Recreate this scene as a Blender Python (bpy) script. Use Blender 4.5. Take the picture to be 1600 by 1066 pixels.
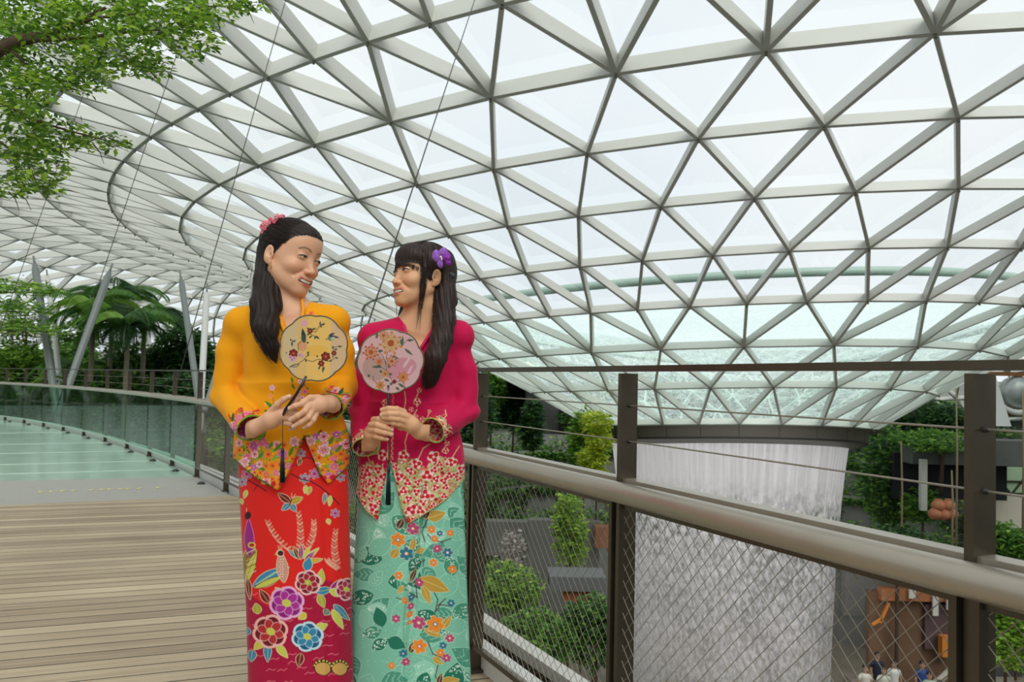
import bpy, math, random
import numpy as np
from mathutils import Vector, Matrix

for o in list(bpy.data.objects): bpy.data.objects.remove(o)
SC = bpy.context.scene; COL = SC.collection
F = 1300.0; PITCH = 0.0352; ROLL = 0.0215; EYE = 1.20
# ---------------------------------------------------------------- camera
cam_d = bpy.data.cameras.new('camera'); cam = bpy.data.objects.new('camera', cam_d); COL.objects.link(cam)
cam_d.sensor_width = 36; cam_d.lens = F / 1600 * 36; cam_d.clip_start = 0.05; cam_d.clip_end = 600
cam_d.dof.use_dof = True; cam_d.dof.focus_distance = 2.55; cam_d.dof.aperture_fstop = 9.0
cam.matrix_world = Matrix.Translation((0, 0, EYE)) @ Matrix.Rotation(math.pi/2 + PITCH, 4, 'X') @ Matrix.Rotation(ROLL, 4, 'Z')
SC.camera = cam
# ---------------------------------------------------------------- sky, sun, exposure
W = bpy.data.worlds.new('overcast_sky'); SC.world = W; W.use_nodes = True
wn = W.node_tree; wn.nodes.clear()
bg = wn.nodes.new('ShaderNodeBackground'); wo = wn.nodes.new('ShaderNodeOutputWorld')
tc = wn.nodes.new('ShaderNodeTexCoord'); nz = wn.nodes.new('ShaderNodeTexNoise'); cr = wn.nodes.new('ShaderNodeValToRGB')
nz.inputs['Scale'].default_value = 2.2; nz.inputs['Detail'].default_value = 4
cr.color_ramp.elements[0].position = .3; cr.color_ramp.elements[0].color = (.80, .86, .93, 1)
cr.color_ramp.elements[1].position = .62; cr.color_ramp.elements[1].color = (.95, .965, .99, 1)
wn.links.new(tc.outputs['Generated'], nz.inputs['Vector']); wn.links.new(nz.outputs['Fac'], cr.inputs['Fac'])
wn.links.new(cr.outputs['Color'], bg.inputs['Color']); bg.inputs['Strength'].default_value = 1.08
wn.links.new(bg.outputs[0], wo.inputs['Surface'])
sun_d = bpy.data.lights.new('sun', 'SUN'); sun_d.energy = 2.5; sun_d.angle = math.radians(38); sun_d.color = (1, .97, .92)
sun = bpy.data.objects.new('sun', sun_d); COL.objects.link(sun)
sun.rotation_euler = Vector((-0.25, 0.75, -0.80)).to_track_quat('-Z', 'Y').to_euler()
SC.view_settings.view_transform = 'Standard'; SC.view_settings.look = 'None'
SC.view_settings.gamma = 1; SC.view_settings.use_curve_mapping = False; SC.view_settings.exposure = 0.0

# ---------------------------------------------------------------- helpers
def at(u, v, y):
    """the place at depth y (metres ahead) seen in direction (u, v)"""
    du, dv = u - 800, v - 533
    cr_, sr = math.cos(ROLL), math.sin(ROLL)
    uu = du*cr_ + dv*sr; vv = -du*sr + dv*cr_
    a = uu/F; b = -vv/F
    c, s = math.cos(PITCH), math.sin(PITCH)
    dy = c - b*s; dz = s + b*c
    return Vector((a/dy*y, y, EYE + dz/dy*y))
def deckz(y): return -0.013*y
def gp(u, v):
    p = at(u, v, 1.0); dz = p.z - EYE
    y = -EYE/(dz + 0.013); q = at(u, v, y); return Vector((q.x, q.y, deckz(q.y)))

def tag(o, label=None, cat=None, group=None, kind=None):
    if label: o['label'] = label
    if cat: o['category'] = cat
    if group: o['group'] = group
    if kind: o['kind'] = kind
    return o
def link(o, parent=None):
    COL.objects.link(o)
    if parent is not None: o.parent = parent
    return o
def empty(name, loc=(0, 0, 0), rz=0, parent=None):
    o = bpy.data.objects.new(name, None); o.location = loc; o.rotation_euler = (0, 0, rz); o.empty_display_size = .1
    return link(o, parent)

class MB:
    """collects vertices and faces with material slots and colours"""
    def __init__(s): s.v = []; s.f = []; s.m = []; s.n = 0
    def add(s, vs, fs, mi=0):
        s.v.extend([tuple(p) for p in vs]); s.f.extend([tuple(i + s.n for i in f) for f in fs]); s.m.extend([mi]*len(fs)); s.n += len(vs)
    def box(s, c, size, R=None, mi=0):
        x, y, z = [d/2 for d in size]; P = []
        for a in (-x, x):
            for b in (-y, y):
                for d in (-z, z):
                    p = Vector((a, b, d)); p = R @ p if R is not None else p
                    P.append(p + Vector(c))
        s.add(P, [(0,1,3,2),(4,6,7,5),(0,4,5,1),(2,3,7,6),(0,2,6,4),(1,5,7,3)], mi)
    def bar(s, a, b, w, h, up=(0,0,1), mi=0):
        a = Vector(a); b = Vector(b); d = (b - a).normalized(); up = Vector(up)
        r = d.cross(up).normalized(); u = r.cross(d).normalized(); P = []
        for e in (a, b):
            for i, j in ((-1,-1),(1,-1),(1,1),(-1,1)): P.append(e + r*(i*w/2) + u*(j*h/2))
        s.add(P, [(0,1,2,3),(7,6,5,4),(0,4,5,1),(1,5,6,2),(2,6,7,3),(3,7,4,0)], mi)
    def tube(s, pts, rad, n=8, mi=0, cap=True):
        pts = [Vector(p) for p in pts]; m = len(pts)
        rads = rad if hasattr(rad, '__len__') else [rad]*m
        t0 = (pts[1]-pts[0]).normalized(); ref = Vector((0,0,1)) if abs(t0.z) < .9 else Vector((1,0,0))
        u = t0.cross(ref).normalized(); P = []; Fc = []
        for i, p in enumerate(pts):
            t = (pts[min(i+1, m-1)] - pts[max(i-1, 0)])
            t = t.normalized() if t.length > 1e-9 else t0
            u = (u - t*u.dot(t)); u = u.normalized() if u.length > 1e-6 else t.orthogonal().normalized()
            w = t.cross(u)
            for k in range(n):
                an = 2*math.pi*k/n; P.append(p + (u*math.cos(an) + w*math.sin(an))*rads[i])
        for i in range(m-1):
            for k in range(n):
                a = i*n+k; b = i*n+(k+1) % n; Fc.append((a, b, b+n, a+n))
        if cap: Fc.append(tuple(range(n))[::-1]); Fc.append(tuple((m-1)*n+k for k in range(n)))
        s.add(P, Fc, mi)
    def lathe(s, prof, c=(0,0,0), n=24, mi=0, R=None):
        P = []; Fc = []; m = len(prof)
        for r, z in prof:
            for k in range(n):
                an = 2*math.pi*k/n; p = Vector((r*math.cos(an), r*math.sin(an), z)); p = R @ p if R is not None else p
                P.append(p + Vector(c))
        for i in range(m-1):
            for k in range(n):
                a = i*n+k; b = i*n+(k+1) % n; Fc.append((a, b, b+n, a+n))
        s.add(P, Fc, mi)
    def ball(s, c, r, n=10, mi=0, R=None):
        r = r if hasattr(r, '__len__') else (r, r, r); P = []; Fc = []
        for i in range(n+1):
            th = math.pi*i/n
            for k in range(n):
                an = 2*math.pi*k/n; p = Vector((r[0]*math.sin(th)*math.cos(an), r[1]*math.sin(th)*math.sin(an), r[2]*math.cos(th)))
                p = R @ p if R is not None else p; P.append(p + Vector(c))
        for i in range(n):
            for k in range(n):
                a = i*n+k; b = i*n+(k+1) % n; Fc.append((a, a+n, b+n, b))
        s.add(P, Fc, mi)
    def build(s, name, mats, parent=None, smooth=True):
        me = bpy.data.meshes.new(name); me.from_pydata(s.v, [], s.f)
        if not isinstance(mats, (list, tuple)): mats = [mats]
        for m in mats: me.materials.append(m)
        me.polygons.foreach_set('material_index', s.m)
        me.polygons.foreach_set('use_smooth', [smooth]*len(s.f)); me.update()
        o = bpy.data.objects.new(name, me); return link(o, parent)
def np_mesh(name, V, Q, mats, parent=None, smooth=True, colors=None, midx=None):
    """mesh from numpy arrays; Q is (n,4) or (n,3)"""
    me = bpy.data.meshes.new(name); V = np.asarray(V, np.float32); Q = np.asarray(Q, np.int32)
    k = Q.shape[1]
    me.vertices.add(len(V)); me.vertices.foreach_set('co', V.ravel())
    me.loops.add(Q.size); me.loops.foreach_set('vertex_index', Q.ravel())
    me.polygons.add(len(Q)); me.polygons.foreach_set('loop_start', np.arange(len(Q), dtype=np.int32)*k)
    me.polygons.foreach_set('use_smooth', np.full(len(Q), smooth))
    if not isinstance(mats, (list, tuple)): mats = [mats]
    for m in mats: me.materials.append(m)
    if midx is not None: me.polygons.foreach_set('material_index', np.asarray(midx, np.int32))
    me.update(calc_edges=True)
    if colors is not None:
        ca = me.color_attributes.new('Col', 'FLOAT_COLOR', 'POINT')
        c4 = np.ones((len(V), 4), np.float32); c4[:, :3] = colors; ca.data.foreach_set('color', c4.ravel())
    me.validate()
    o = bpy.data.objects.new(name, me); return link(o, parent)

def srgb(r, g, b):
    f = lambda c: (c/255/12.92) if c/255 <= .04045 else ((c/255+.055)/1.055)**2.4
    return (f(r), f(g), f(b))
MATS = {}
def mat(name, col=(.5,.5,.5), rough=.6, metal=0, spec=.5, noise=None, bump=None, attr=False, alpha=None, sheen=0, trans=0, sss=0):
    """procedural principled material. noise=(scale, amount[, stretch]), bump=(scale, strength)"""
    if name in MATS: return MATS[name]
    m = bpy.data.materials.new(name); MATS[name] = m; m.use_nodes = True; nt = m.node_tree; N = nt.nodes; L = nt.links
    b = N['Principled BSDF']; b.inputs['Roughness'].default_value = rough; b.inputs['Metallic'].default_value = metal
    b.inputs['Specular IOR Level'].default_value = spec; b.inputs['Base Color'].default_value = (*col, 1)
    if sheen: b.inputs['Sheen Weight'].default_value = sheen; b.inputs['Sheen Roughness'].default_value = .4
    if trans: b.inputs['Transmission Weight'].default_value = trans
    if sss:
        b.inputs['Subsurface Weight'].default_value = sss; b.inputs['Subsurface Radius'].default_value = (.012, .004, .002); b.inputs['Subsurface Scale'].default_value = 1.0
    src = None
    if attr:
        a = N.new('ShaderNodeVertexColor'); a.layer_name = 'Col'; src = a.outputs['Color']; L.new(src, b.inputs['Base Color'])
    if noise:
        t = N.new('ShaderNodeTexCoord'); mp = N.new('ShaderNodeMapping'); n = N.new('ShaderNodeTexNoise')
        L.new(t.outputs['Object'], mp.inputs['Vector']); L.new(mp.outputs[0], n.inputs['Vector'])
        n.inputs['Scale'].default_value = noise[0]; n.inputs['Detail'].default_value = 5
        if len(noise) > 2: mp.inputs['Scale'].default_value = noise[2]
        hv = N.new('ShaderNodeMapRange'); hv.inputs['From Min'].default_value = .25; hv.inputs['From Max'].default_value = .75
        hv.inputs['To Min'].default_value = 1-noise[1]; hv.inputs['To Max'].default_value = 1+noise[1]
        L.new(n.outputs['Fac'], hv.inputs['Value'])
        mx = N.new('ShaderNodeVectorMath'); mx.operation = 'SCALE'
        if src is None:
            mx.inputs[0].default_value = col
        else: L.new(src, mx.inputs[0])
        L.new(hv.outputs[0], mx.inputs['Scale']); L.new(mx.outputs[0], b.inputs['Base Color'])
    if bump:
        t2 = N.new('ShaderNodeTexCoord'); n2 = N.new('ShaderNodeTexNoise'); n2.inputs['Scale'].default_value = bump[0]; n2.inputs['Detail'].default_value = 4
        bp = N.new('ShaderNodeBump'); bp.inputs['Strength'].default_value = bump[1]; bp.inputs['Distance'].default_value = .01
        L.new(t2.outputs['Object'], n2.inputs['Vector']); L.new(n2.outputs['Fac'], bp.inputs['Height']); L.new(bp.outputs[0], b.inputs['Normal'])
    return m
rnd = random.Random(7)
rng = np.random.default_rng(7)

# ================================================================ THE DOME
D = 45.0
AZ = .2642; A0 = .0195; EE = (-.1219, -.0404, .093, .1296); GG = (.0014, .0986, .0187, -.0643)
# radius, height, number of nodes, phase (in 1/52 turns)
RG = [(.1621,-.0479,26,0),(.2248,-.0115,26,1),(.2892,.0228,26,0),(.3514,.0529,52,0),(.4137,.0824,52,.5),(.4739,.1074,52,0),
      (.5366,.1303,52,.5),(.5965,.1516,52,0),(.6572,.1700,104,0),(.718,.184,104,.25),(.779,.193,104,0),(.840,.196,104,.25),(.901,.192,104,0),
      (.960,.180,104,.25),(1.012,.158,104,0),(1.05,.128,104,.25),(1.073,.094,104,0),(1.083,.058,104,.25),(1.085,.02,104,0),(1.08,-.02,104,.25)]
AX = Vector((math.sin(AZ), math.cos(AZ), 0)); PX = Vector((AX.y, -AX.x, 0)); AXIS = AX*D
def dome(r, z, th):
    rr = r*(1 + EE[0]*math.sin(th) + EE[1]*(math.cos(2*th)-1) + EE[2]*math.sin(2*th) + EE[3]*(math.cos(th)-1))
    zz = z + r*(GG[0]*math.sin(th) + GG[1]*(math.cos(th)-1) + GG[2]*math.sin(2*th)) + GG[3]*(z+.05)*(math.cos(2*th)-1)
    p = AX - AX*rr*math.cos(th) + PX*rr*math.sin(th)
    return Vector((p.x*D, p.y*D, EYE + zz*D))
M_steel = mat('white_painted_steel', srgb(202,203,196), .45, spec=.4, noise=(.6,.04))
M_dark = mat('grey_green_rail_steel', srgb(84,80,68), .38, metal=.55, noise=(9,.12))
def build_dome():
    rings = []; norms = []
    for (r, z, n, ph) in RG:
        rings.append([dome(r, z, A0 + (ph + k*52/n)*2*math.pi/52) for k in range(n)])
    for i, (r, z, n, ph) in enumerate(RG):
        i0 = max(i-1, 0); i1 = min(i+1, len(RG)-1); L = []
        for k in range(n):
            th = A0 + (ph + k*52/n)*2*math.pi/52
            a = dome(RG[i0][0], RG[i0][1], th); b = dome(RG[i1][0], RG[i1][1], th); c = dome(r, z, th+.01); d = dome(r, z, th-.01)
            nn = (b-a).cross(c-d).normalized()
            L.append(nn)
        if L[0].dot(Vector((0,0,1))) + (0 if i < 14 else 0) < 0 and i < 12: L = [-q for q in L]
        norms.append(L)
    # keep a consistent outward side
    for i in range(1, len(norms)):
        if norms[i][0].dot(norms[i-1][0]) < 0: norms[i] = [-q for q in norms[i]]
    return rings, norms
rings, norms = build_dome()
H_B = .29; W_B = .10
steel = MB(); clear = MB(); wet = MB(); studs = MB()
def beam(i, a, j, b, h=H_B, w=W_B):
    if i > 6: h, w = .40, .115
    p, q = rings[i][a], rings[j][b]
    if p.y < -14 and q.y < -14: return
    n1, n2 = norms[i][a], norms[j][b]; d = (q-p).normalized(); P = []
    for e, n in ((p, n1), (q, n2)):
        r = d.cross(n).normalized()
        P += [e - r*w/2, e + r*w/2, e + r*w/2 + n*h, e - r*w/2 + n*h]
    steel.add(P, [(0,1,2,3),(7,6,5,4),(0,4,5,1),(1,5,6,2),(2,6,7,3),(3,7,4,0)])
def pane(tgt, idx):
    P = [rings[i][k] + norms[i][k]*((.40 if i > 6 else H_B)+.02) for i, k in idx]
    if all(p.y < -14 for p in P): return
    tgt.add(P, [(0,1,2)])
for i, (r, z, n, ph) in enumerate(RG):
    for k in range(n): beam(i, k, i, (k+1) % n)
    if i+1 == len(RG): break
    n2 = RG[i+1][2]; ph2 = RG[i+1][3]; tgt = wet if i < 3 else clear
    if n2 == n:
        fwd = ph2 > ph
        for k in range(n):
            a, b = (k-1, k) if fwd else (k, k+1)   # upper neighbours
            a %= n; b %= n
            beam(i, k, i+1, a); beam(i, k, i+1, b)
            pane(tgt, [(i,k),(i+1,a),(i+1,b)])
            kk = (k+1) % n
            c = b
            pane(tgt, [(i,k),(i,kk),(i+1,c)])
    else:
        for k in range(n):
            c = 2*k; l = (2*k-1) % n2; rr_ = (2*k+1) % n2
            beam(i, k, i+1, c); beam(i, k, i+1, l); beam(i, k, i+1, rr_)
            pane(tgt, [(i,k),(i+1,l),(i+1,c)]); pane(tgt, [(i,k),(i+1,c),(i+1,rr_)]); pane(tgt, [(i,k),(i,(k+1) % n),(i+1,rr_)])
    for k in range(n):
        p = rings[i][k]
        if p.y > 0 and i < 9: studs.tube([p + norms[i][k]*.02, p - norms[i][k]*.09], .035, 6)
def facing(N, L, lo, hi, power=4.0):
    lw = N.new('ShaderNodeLayerWeight'); lw.inputs['Blend'].default_value = .5; p = N.new('ShaderNodeMath'); p.operation = 'POWER'; p.inputs[1].default_value = power
    r = N.new('ShaderNodeMapRange'); r.inputs['To Min'].default_value = lo; r.inputs['To Max'].default_value = hi
    L.new(lw.outputs['Facing'], p.inputs[0]); L.new(p.outputs[0], r.inputs['Value']); return r.outputs[0]
def glass_mat():
    m = bpy.data.materials.new('roof_glass'); m.use_nodes = True; N = m.node_tree.nodes; L = m.node_tree.links; N.clear()
    o = N.new('ShaderNodeOutputMaterial'); t = N.new('ShaderNodeBsdfTransparent'); g = N.new('ShaderNodeBsdfGlossy'); mx = N.new('ShaderNodeMixShader'); f = facing(N, L, .06, .9)
    t.inputs[0].default_value = (.95,.985,.975,1); g.inputs['Roughness'].default_value = .02; g.inputs['Color'].default_value = (.85,.97,.95,1)
    L.new(f, mx.inputs[0]); L.new(t.outputs[0], mx.inputs[1]); L.new(g.outputs[0], mx.inputs[2]); L.new(mx.outputs[0], o.inputs[0]); return m
def wet_mat():
    m = bpy.data.materials.new('wet_glass'); m.use_nodes = True; N = m.node_tree.nodes; L = m.node_tree.links; N.clear()
    o = N.new('ShaderNodeOutputMaterial'); t = N.new('ShaderNodeBsdfTransparent'); tr = N.new('ShaderNodeBsdfTranslucent'); mx = N.new('ShaderNodeMixShader')
    t.inputs[0].default_value = (.80,.93,.87,1); tr.inputs[0].default_value = (.82,.95,.90,1)
    c = N.new('ShaderNodeTexCoord'); n = N.new('ShaderNodeTexNoise'); n.inputs['Scale'].default_value = 1.6; n.inputs['Detail'].default_value = 3; n.inputs['Distortion'].default_value = 2.5
    r = N.new('ShaderNodeValToRGB'); r.color_ramp.elements[0].position = .46; r.color_ramp.elements[0].color = (.45,.45,.45,1)
    r.color_ramp.elements[1].position = .50; r.color_ramp.elements[1].color = (.15,.15,.15,1); e = r.color_ramp.elements.new(.55); e.color = (.55,.55,.55,1)
    L.new(c.outputs['Object'], n.inputs['Vector']); L.new(n.outputs['Fac'], r.inputs[0]); L.new(r.outputs[0], mx.inputs[0]); L.new(t.outputs[0], mx.inputs[1]); L.new(tr.outputs[0], mx.inputs[2]); L.new(mx.outputs[0], o.inputs[0]); return m
roof = empty('ceiling', (0,0,0)); tag(roof, kind='structure')
steel.build('steel_grid', M_steel, roof, smooth=False)
clear.build('roof_panes', glass_mat(), roof, smooth=False)
wet.build('wet_roof_panes', wet_mat(), roof, smooth=False)
studs.build('node_stud', mat('stud_steel', srgb(120,120,112), .5, metal=.5), roof)
# water gutter ring standing behind the funnel panes, and the rim ring under them
M_rim = mat('grey_rim_metal', srgb(118,116,108), .5, metal=.2, noise=(.8,.06))
rim = MB(); n = 104; P = []; Fc = []
prof = [(.1700,-.0478),(.1590,-.0478),(.1555,-.0500),(.1545,-.0610),(.1500,-.0625),(.1360,-.0680),(.1330,-.0660)]
for (r, z) in prof:
    for k in range(n):
        th = A0 + k*2*math.pi/n; P.append(dome(r, z, th))
for i in range(len(prof)-1):
    for k in range(n):
        a = i*n+k; b = i*n+(k+1) % n; Fc.append((a,b,b+n,a+n))
rim.add(P, Fc); rim_o = rim.build('trim_1', M_rim); tag(rim_o, kind='structure')
seams = MB()
for k in range(26):
    th = A0 + k*2*math.pi/26; seams.tube([dome(.1553,-.0505,th), dome(.1543,-.0608,th)], .02, 4)
seams.tube([dome(.1540,-.0612,A0+k*2*math.pi/104) for k in range(105)], .05, 6, cap=False)
seams.build('panel_seams', mat('seam_dark', srgb(52,52,48), .7), rim_o)
gut = MB(); gut.tube([dome(.33,.058,A0+k*2*math.pi/104)+Vector((0,0,.9)) for k in range(105)], .16, 8, cap=False)
gt = gut.build('trim_2', mat('gutter_green', srgb(150,172,160), .5)); tag(gt, kind='structure')

# ================================================================ WATERFALL
def water_mat():
    m = bpy.data.materials.new('falling_water'); m.use_nodes = True; N = m.node_tree.nodes; L = m.node_tree.links; N.clear()
    def nd(t, **k):
        x = N.new(t)
        for a, b in k.items(): setattr(x, a, b)
        return x
    o = nd('ShaderNodeOutputMaterial'); t = nd('ShaderNodeBsdfTransparent'); df = nd('ShaderNodeBsdfDiffuse'); tl = nd('ShaderNodeBsdfTranslucent'); a = nd('ShaderNodeMixShader'); mx = nd('ShaderNodeMixShader')
    df.inputs[0].default_value = (.97,.93,.94,1); tl.inputs[0].default_value = (.98,.94,.95,1); a.inputs[0].default_value = .62
    c = nd('ShaderNodeTexCoord')
    def noise(sc, detail, mapping):
        mp = nd('ShaderNodeMapping'); mp.inputs['Scale'].default_value = mapping; n = nd('ShaderNodeTexNoise'); n.inputs['Scale'].default_value = sc; n.inputs['Detail'].default_value = detail
        L.new(c.outputs['UV'], mp.inputs[0]); L.new(mp.outputs[0], n.inputs['Vector']); return n.outputs['Fac']
    def math_(op, x, y):
        q = nd('ShaderNodeMath', operation=op)
        for i, v in enumerate((x, y)):
            if hasattr(v, 'links'): L.new(v, q.inputs[i])
            else: q.inputs[i].default_value = v
        return q.outputs[0]
    def rng_(v, a0, a1, b0, b1):
        q = nd('ShaderNodeMapRange'); L.new(v, q.inputs[0])
        for i, x in enumerate((a0, a1, b0, b1)): q.inputs[i+1].default_value = x
        return q.outputs[0]
    streak = rng_(noise(5.0, 3, (1, .03, 1)), .42, .62, 0, 1)
    fine = rng_(noise(16, 2, (1, .02, 1)), .35, .65, 0, 1)
    drops = rng_(noise(3.2, 5, (1, .55, 1)), .47, .60, 0, 1)
    spray = rng_(noise(5.0, 4, (1, .55, 1)), .42, .60, 0, 1); big = rng_(noise(.45, 3, (1, .6, 1)), .38, .62, .1, 1)
    sp = nd('ShaderNodeSeparateXYZ'); L.new(c.outputs['UV'], sp.inputs[0]); h = sp.outputs[1]
    up = rng_(h, 1.6, 3.6, 1, 0)      # sheet at the lip, breaking into drops further down
    sheet = math_('ADD', math_('MULTIPLY', streak, .32), math_('ADD', math_('MULTIPLY', fine, .14), .58))
    brk = math_('ADD', math_('MULTIPLY', drops, .62), math_('MULTIPLY', spray, .40))
    low = math_('ADD', math_('MULTIPLY', spray, .42), math_('ADD', math_('MULTIPLY', big, .34), .12))
    dn = rng_(h, 3.4, 9.0, 0, 1)
    b2 = math_('ADD', math_('MULTIPLY', brk, math_('SUBTRACT', 1.0, dn)), math_('MULTIPLY', low, dn))
    fac = math_('ADD', math_('MULTIPLY', sheet, up), math_('MULTIPLY', b2, math_('SUBTRACT', 1.0, up)))
    L.new(fac, mx.inputs[0]); L.new(t.outputs[0], mx.inputs[1]); L.new(a.outputs[0], mx.inputs[2]); L.new(df.outputs[0], a.inputs[1]); L.new(tl.outputs[0], a.inputs[2]); L.new(mx.outputs[0], o.inputs[0])
    return m
def waterfall():
    V = []; Q = []; UV = []; n = 128; m = 60
    for i in range(m+1):
        s = i/m; zz = -.0668 - s*.62; r = .1335 - .022*(1 - math.exp(-s*4.2))
        for k in range(n):
            th = k*2*math.pi/n + A0
            p = dome(r, -.0668, th); p.z += (zz + .0668)*D
            V.append(p); UV.append((r*0 + .1335*D*(k*2*math.pi/n), s*.62*D))
    for i in range(m):
        for k in range(n):
            Q.append((i*n+k, i*n+(k+1) % n, (i+1)*n+(k+1) % n, (i+1)*n+k))
    o = np_mesh('waterfall', V, Q, water_mat())
    uv = o.data.uv_layers.new(name='UVMap')
    for pi, q in enumerate(Q):
        for j, vi in enumerate(q):
            u, v = UV[vi]
            if q[1] % n == 0 and j in (1, 2): u = .1335*D*2*math.pi
            uv.data[pi*4+j].uv = (u, v)
    tag(o, 'white curtain of falling water dropping from the round roof opening', 'waterfall', kind=None)
waterfall()
fl_d = bpy.data.lights.new('waterfall_fill_light', 'SPOT'); fl_d.energy = 15000; fl_d.spot_size = math.radians(30); fl_d.spot_blend = .6; fl_d.shadow_soft_size = .6; fl_d.color = (1, .95, .96)  # added fill spot without a visible source, brightens the falling water
fl_o = bpy.data.objects.new('waterfall_fill_light', fl_d); COL.objects.link(fl_o); fl_o.location = (5.5, 12, -1.6)
fl_o.rotation_euler = (AXIS + Vector((0, 0, -7.5)) - Vector((5.5, 12, -1.6))).to_track_quat('-Z', 'Y').to_euler()

# ================================================================ BRIDGE DECK AND RAILING
RDIR = Vector((-.415, .91, 0)).normalized(); RNOR = Vector((RDIR.y, -RDIR.x, 0))   # along the rail, outwards
near = [Vector((.34,2.47,0)) - RDIR*1.12*k for k in (4,3,2)] + [Vector((.80,1.43,0)), Vector((.34,2.47,0)), Vector((-.13,3.48,0))]
far_px = [(352,767),(310,745),(271,728),(238,713),(202,702),(168,690),(132,681),(101,673),(70,666),(39,661),(8,657)]
far = [gp(u, v) for u, v in far_px]
far = [Vector((p.x, p.y, 0)) for p in far]
a, b = near[-1], far[0]
mid = []
for k in (1,2,3):
    t = k/4; h1 = RDIR*(b-a).length; h2 = (far[1]-far[0]).normalized()*(b-a).length
    mid.append(a*(2*t**3-3*t*t+1) + h1*(t**3-2*t*t+t) + b*(-2*t**3+3*t*t) + h2*(t**3-t*t))
# smooth the distant part onto a gentle curve
fx = np.array([p.x for p in far]); fy = np.array([p.y for p in far])
POSTS = near + mid + far
ext = POSTS[-1]; dd = (POSTS[-1]-POSTS[-3]).normalized()
for k in range(1, 7): POSTS.append(ext + dd*1.3*k + Vector((-.02*k*k, 0, 0)))
for _ in range(3):
    Q_ = POSTS[:]
    for i in range(9, len(POSTS)-1): Q_[i] = POSTS[i]*.5 + (POSTS[i-1]+POSTS[i+1])*.25
    POSTS = Q_
i310 = 3 + 3 + 3 + 1     # the post where mesh infill turns to glass
def fin(p, z): return Vector((p.x, p.y, deckz(p.y) + z))
def nrm(i):
    d = (POSTS[min(i+1, len(POSTS)-1)] - POSTS[max(i-1, 0)]).normalized(); return d, Vector((d.y, -d.x, 0))
def smooth_path(pts, sub=5):
    out = []
    for i in range(len(pts)-1):
        p0 = pts[max(i-1,0)]; p1 = pts[i]; p2 = pts[i+1]; p3 = pts[min(i+2,len(pts)-1)]
        for k in range(sub):
            t = k/sub; out.append(.5*((2*p1)+(p2-p0)*t+(2*p0-5*p1+4*p2-p3)*t*t+(3*p1-p0-3*p2+p3)*t**3))
    out.append(pts[-1]); return out
LINE = smooth_path(POSTS, 6)
def line_n(i):
    d = (LINE[min(i+1, len(LINE)-1)] - LINE[max(i-1, 0)]).normalized(); return Vector((d.y, -d.x, 0))
def offs(o, z, L=None): return [fin(p + line_n(i)*o, z) for i, p in enumerate(LINE)]

M_bronze = mat('dark_bronze_steel', srgb(92,84,72), .34, metal=.75, noise=(14,.10))
M_bronze2 = mat('brushed_rail_steel', srgb(178,170,156), .36, metal=.7, noise=(10,.05))
M_wire = mat('stainless_wire', srgb(160,153,138), .4, metal=.6)
M_kerb = mat('pale_edge_beam', srgb(196,194,186), .5, noise=(3,.06))
def ribbon(mb, pts, w, h, mi=0):
    """flat bar following a path, w across, h high"""
    P = []; Fc = []
    for i, p in enumerate(pts):
        d = (pts[min(i+1,len(pts)-1)] - pts[max(i-1,0)]).normalized(); r = Vector((d.y,-d.x,0)).normalized()
        P += [p - r*w/2 - Vector((0,0,h/2)), p + r*w/2 - Vector((0,0,h/2)), p + r*w/2 + Vector((0,0,h/2)), p - r*w/2 + Vector((0,0,h/2))]
    m = len(pts)
    for i in range(m-1):
        a = i*4; Fc += [(a,a+1,a+5,a+4),(a+1,a+2,a+6,a+5),(a+2,a+3,a+7,a+6),(a+3,a,a+4,a+7)]
    Fc += [(3,2,1,0),(m*4-4,m*4-3,m*4-2,m*4-1)]; mb.add(P, Fc, mi)
rail = empty('bridge_railing', fin(POSTS[4], 0))
tag(rail, 'brushed metal bridge railing with tubular handrail, wire mesh and glass infill, behind the two women', 'railing')
rail.location = (0,0,0)
r = MB(); ribbon(r, offs(0, 1.244), .048, .017); r.build('top_rail', M_bronze, rail, smooth=False)
r = MB(); r.tube(offs(-.062, .890), .030, 18); hr = r.build('handrail', M_bronze2, rail)
r = MB(); ribbon(r, offs(.012, .915), .045, .012); r.build('mid_rail', M_bronze2, rail, smooth=False)
for z in (1.135, 1.03):
    r = MB(); r.tube(offs(.008, z), .0022, 5); r.build('tension_cable', M_wire, rail)
for i, p in enumerate(POSTS):
    d, n = nrm(i); R = Matrix((( d.x, n.x, 0), (d.y, n.y, 0), (0, 0, 1)))
    r = MB()
    r.box(fin(p + n*.008, .62), (.017, .058, 1.22), R)
    r.box(fin(p + n*.012, .008), (.07, .09, .010), R)
    po = r.build('post', M_bronze, rail, smooth=False)
    if 0 <= i <= 8:
        for s in (-1, 1): r = MB(); r.box(fin(p + d*(s*.021) - n*.022, .47), (.016, .022, .82), R); r.build('frame_bar', M_bronze, po, smooth=False)
        r = MB(); r.tube([fin(p - n*.062, .868), fin(p - n*.01, .86)], .007, 6); r.build('handrail_bracket', M_bronze, po)
        for z in (1.135, 1.03):
            r = MB(); r.tube([fin(p + n*.008 - d*.014, z), fin(p + n*.008 + d*.014, z)], .0055, 8)
            r.build('cable_ferrule', mat('black_ferrule', srgb(20,20,18), .4), po)
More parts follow.
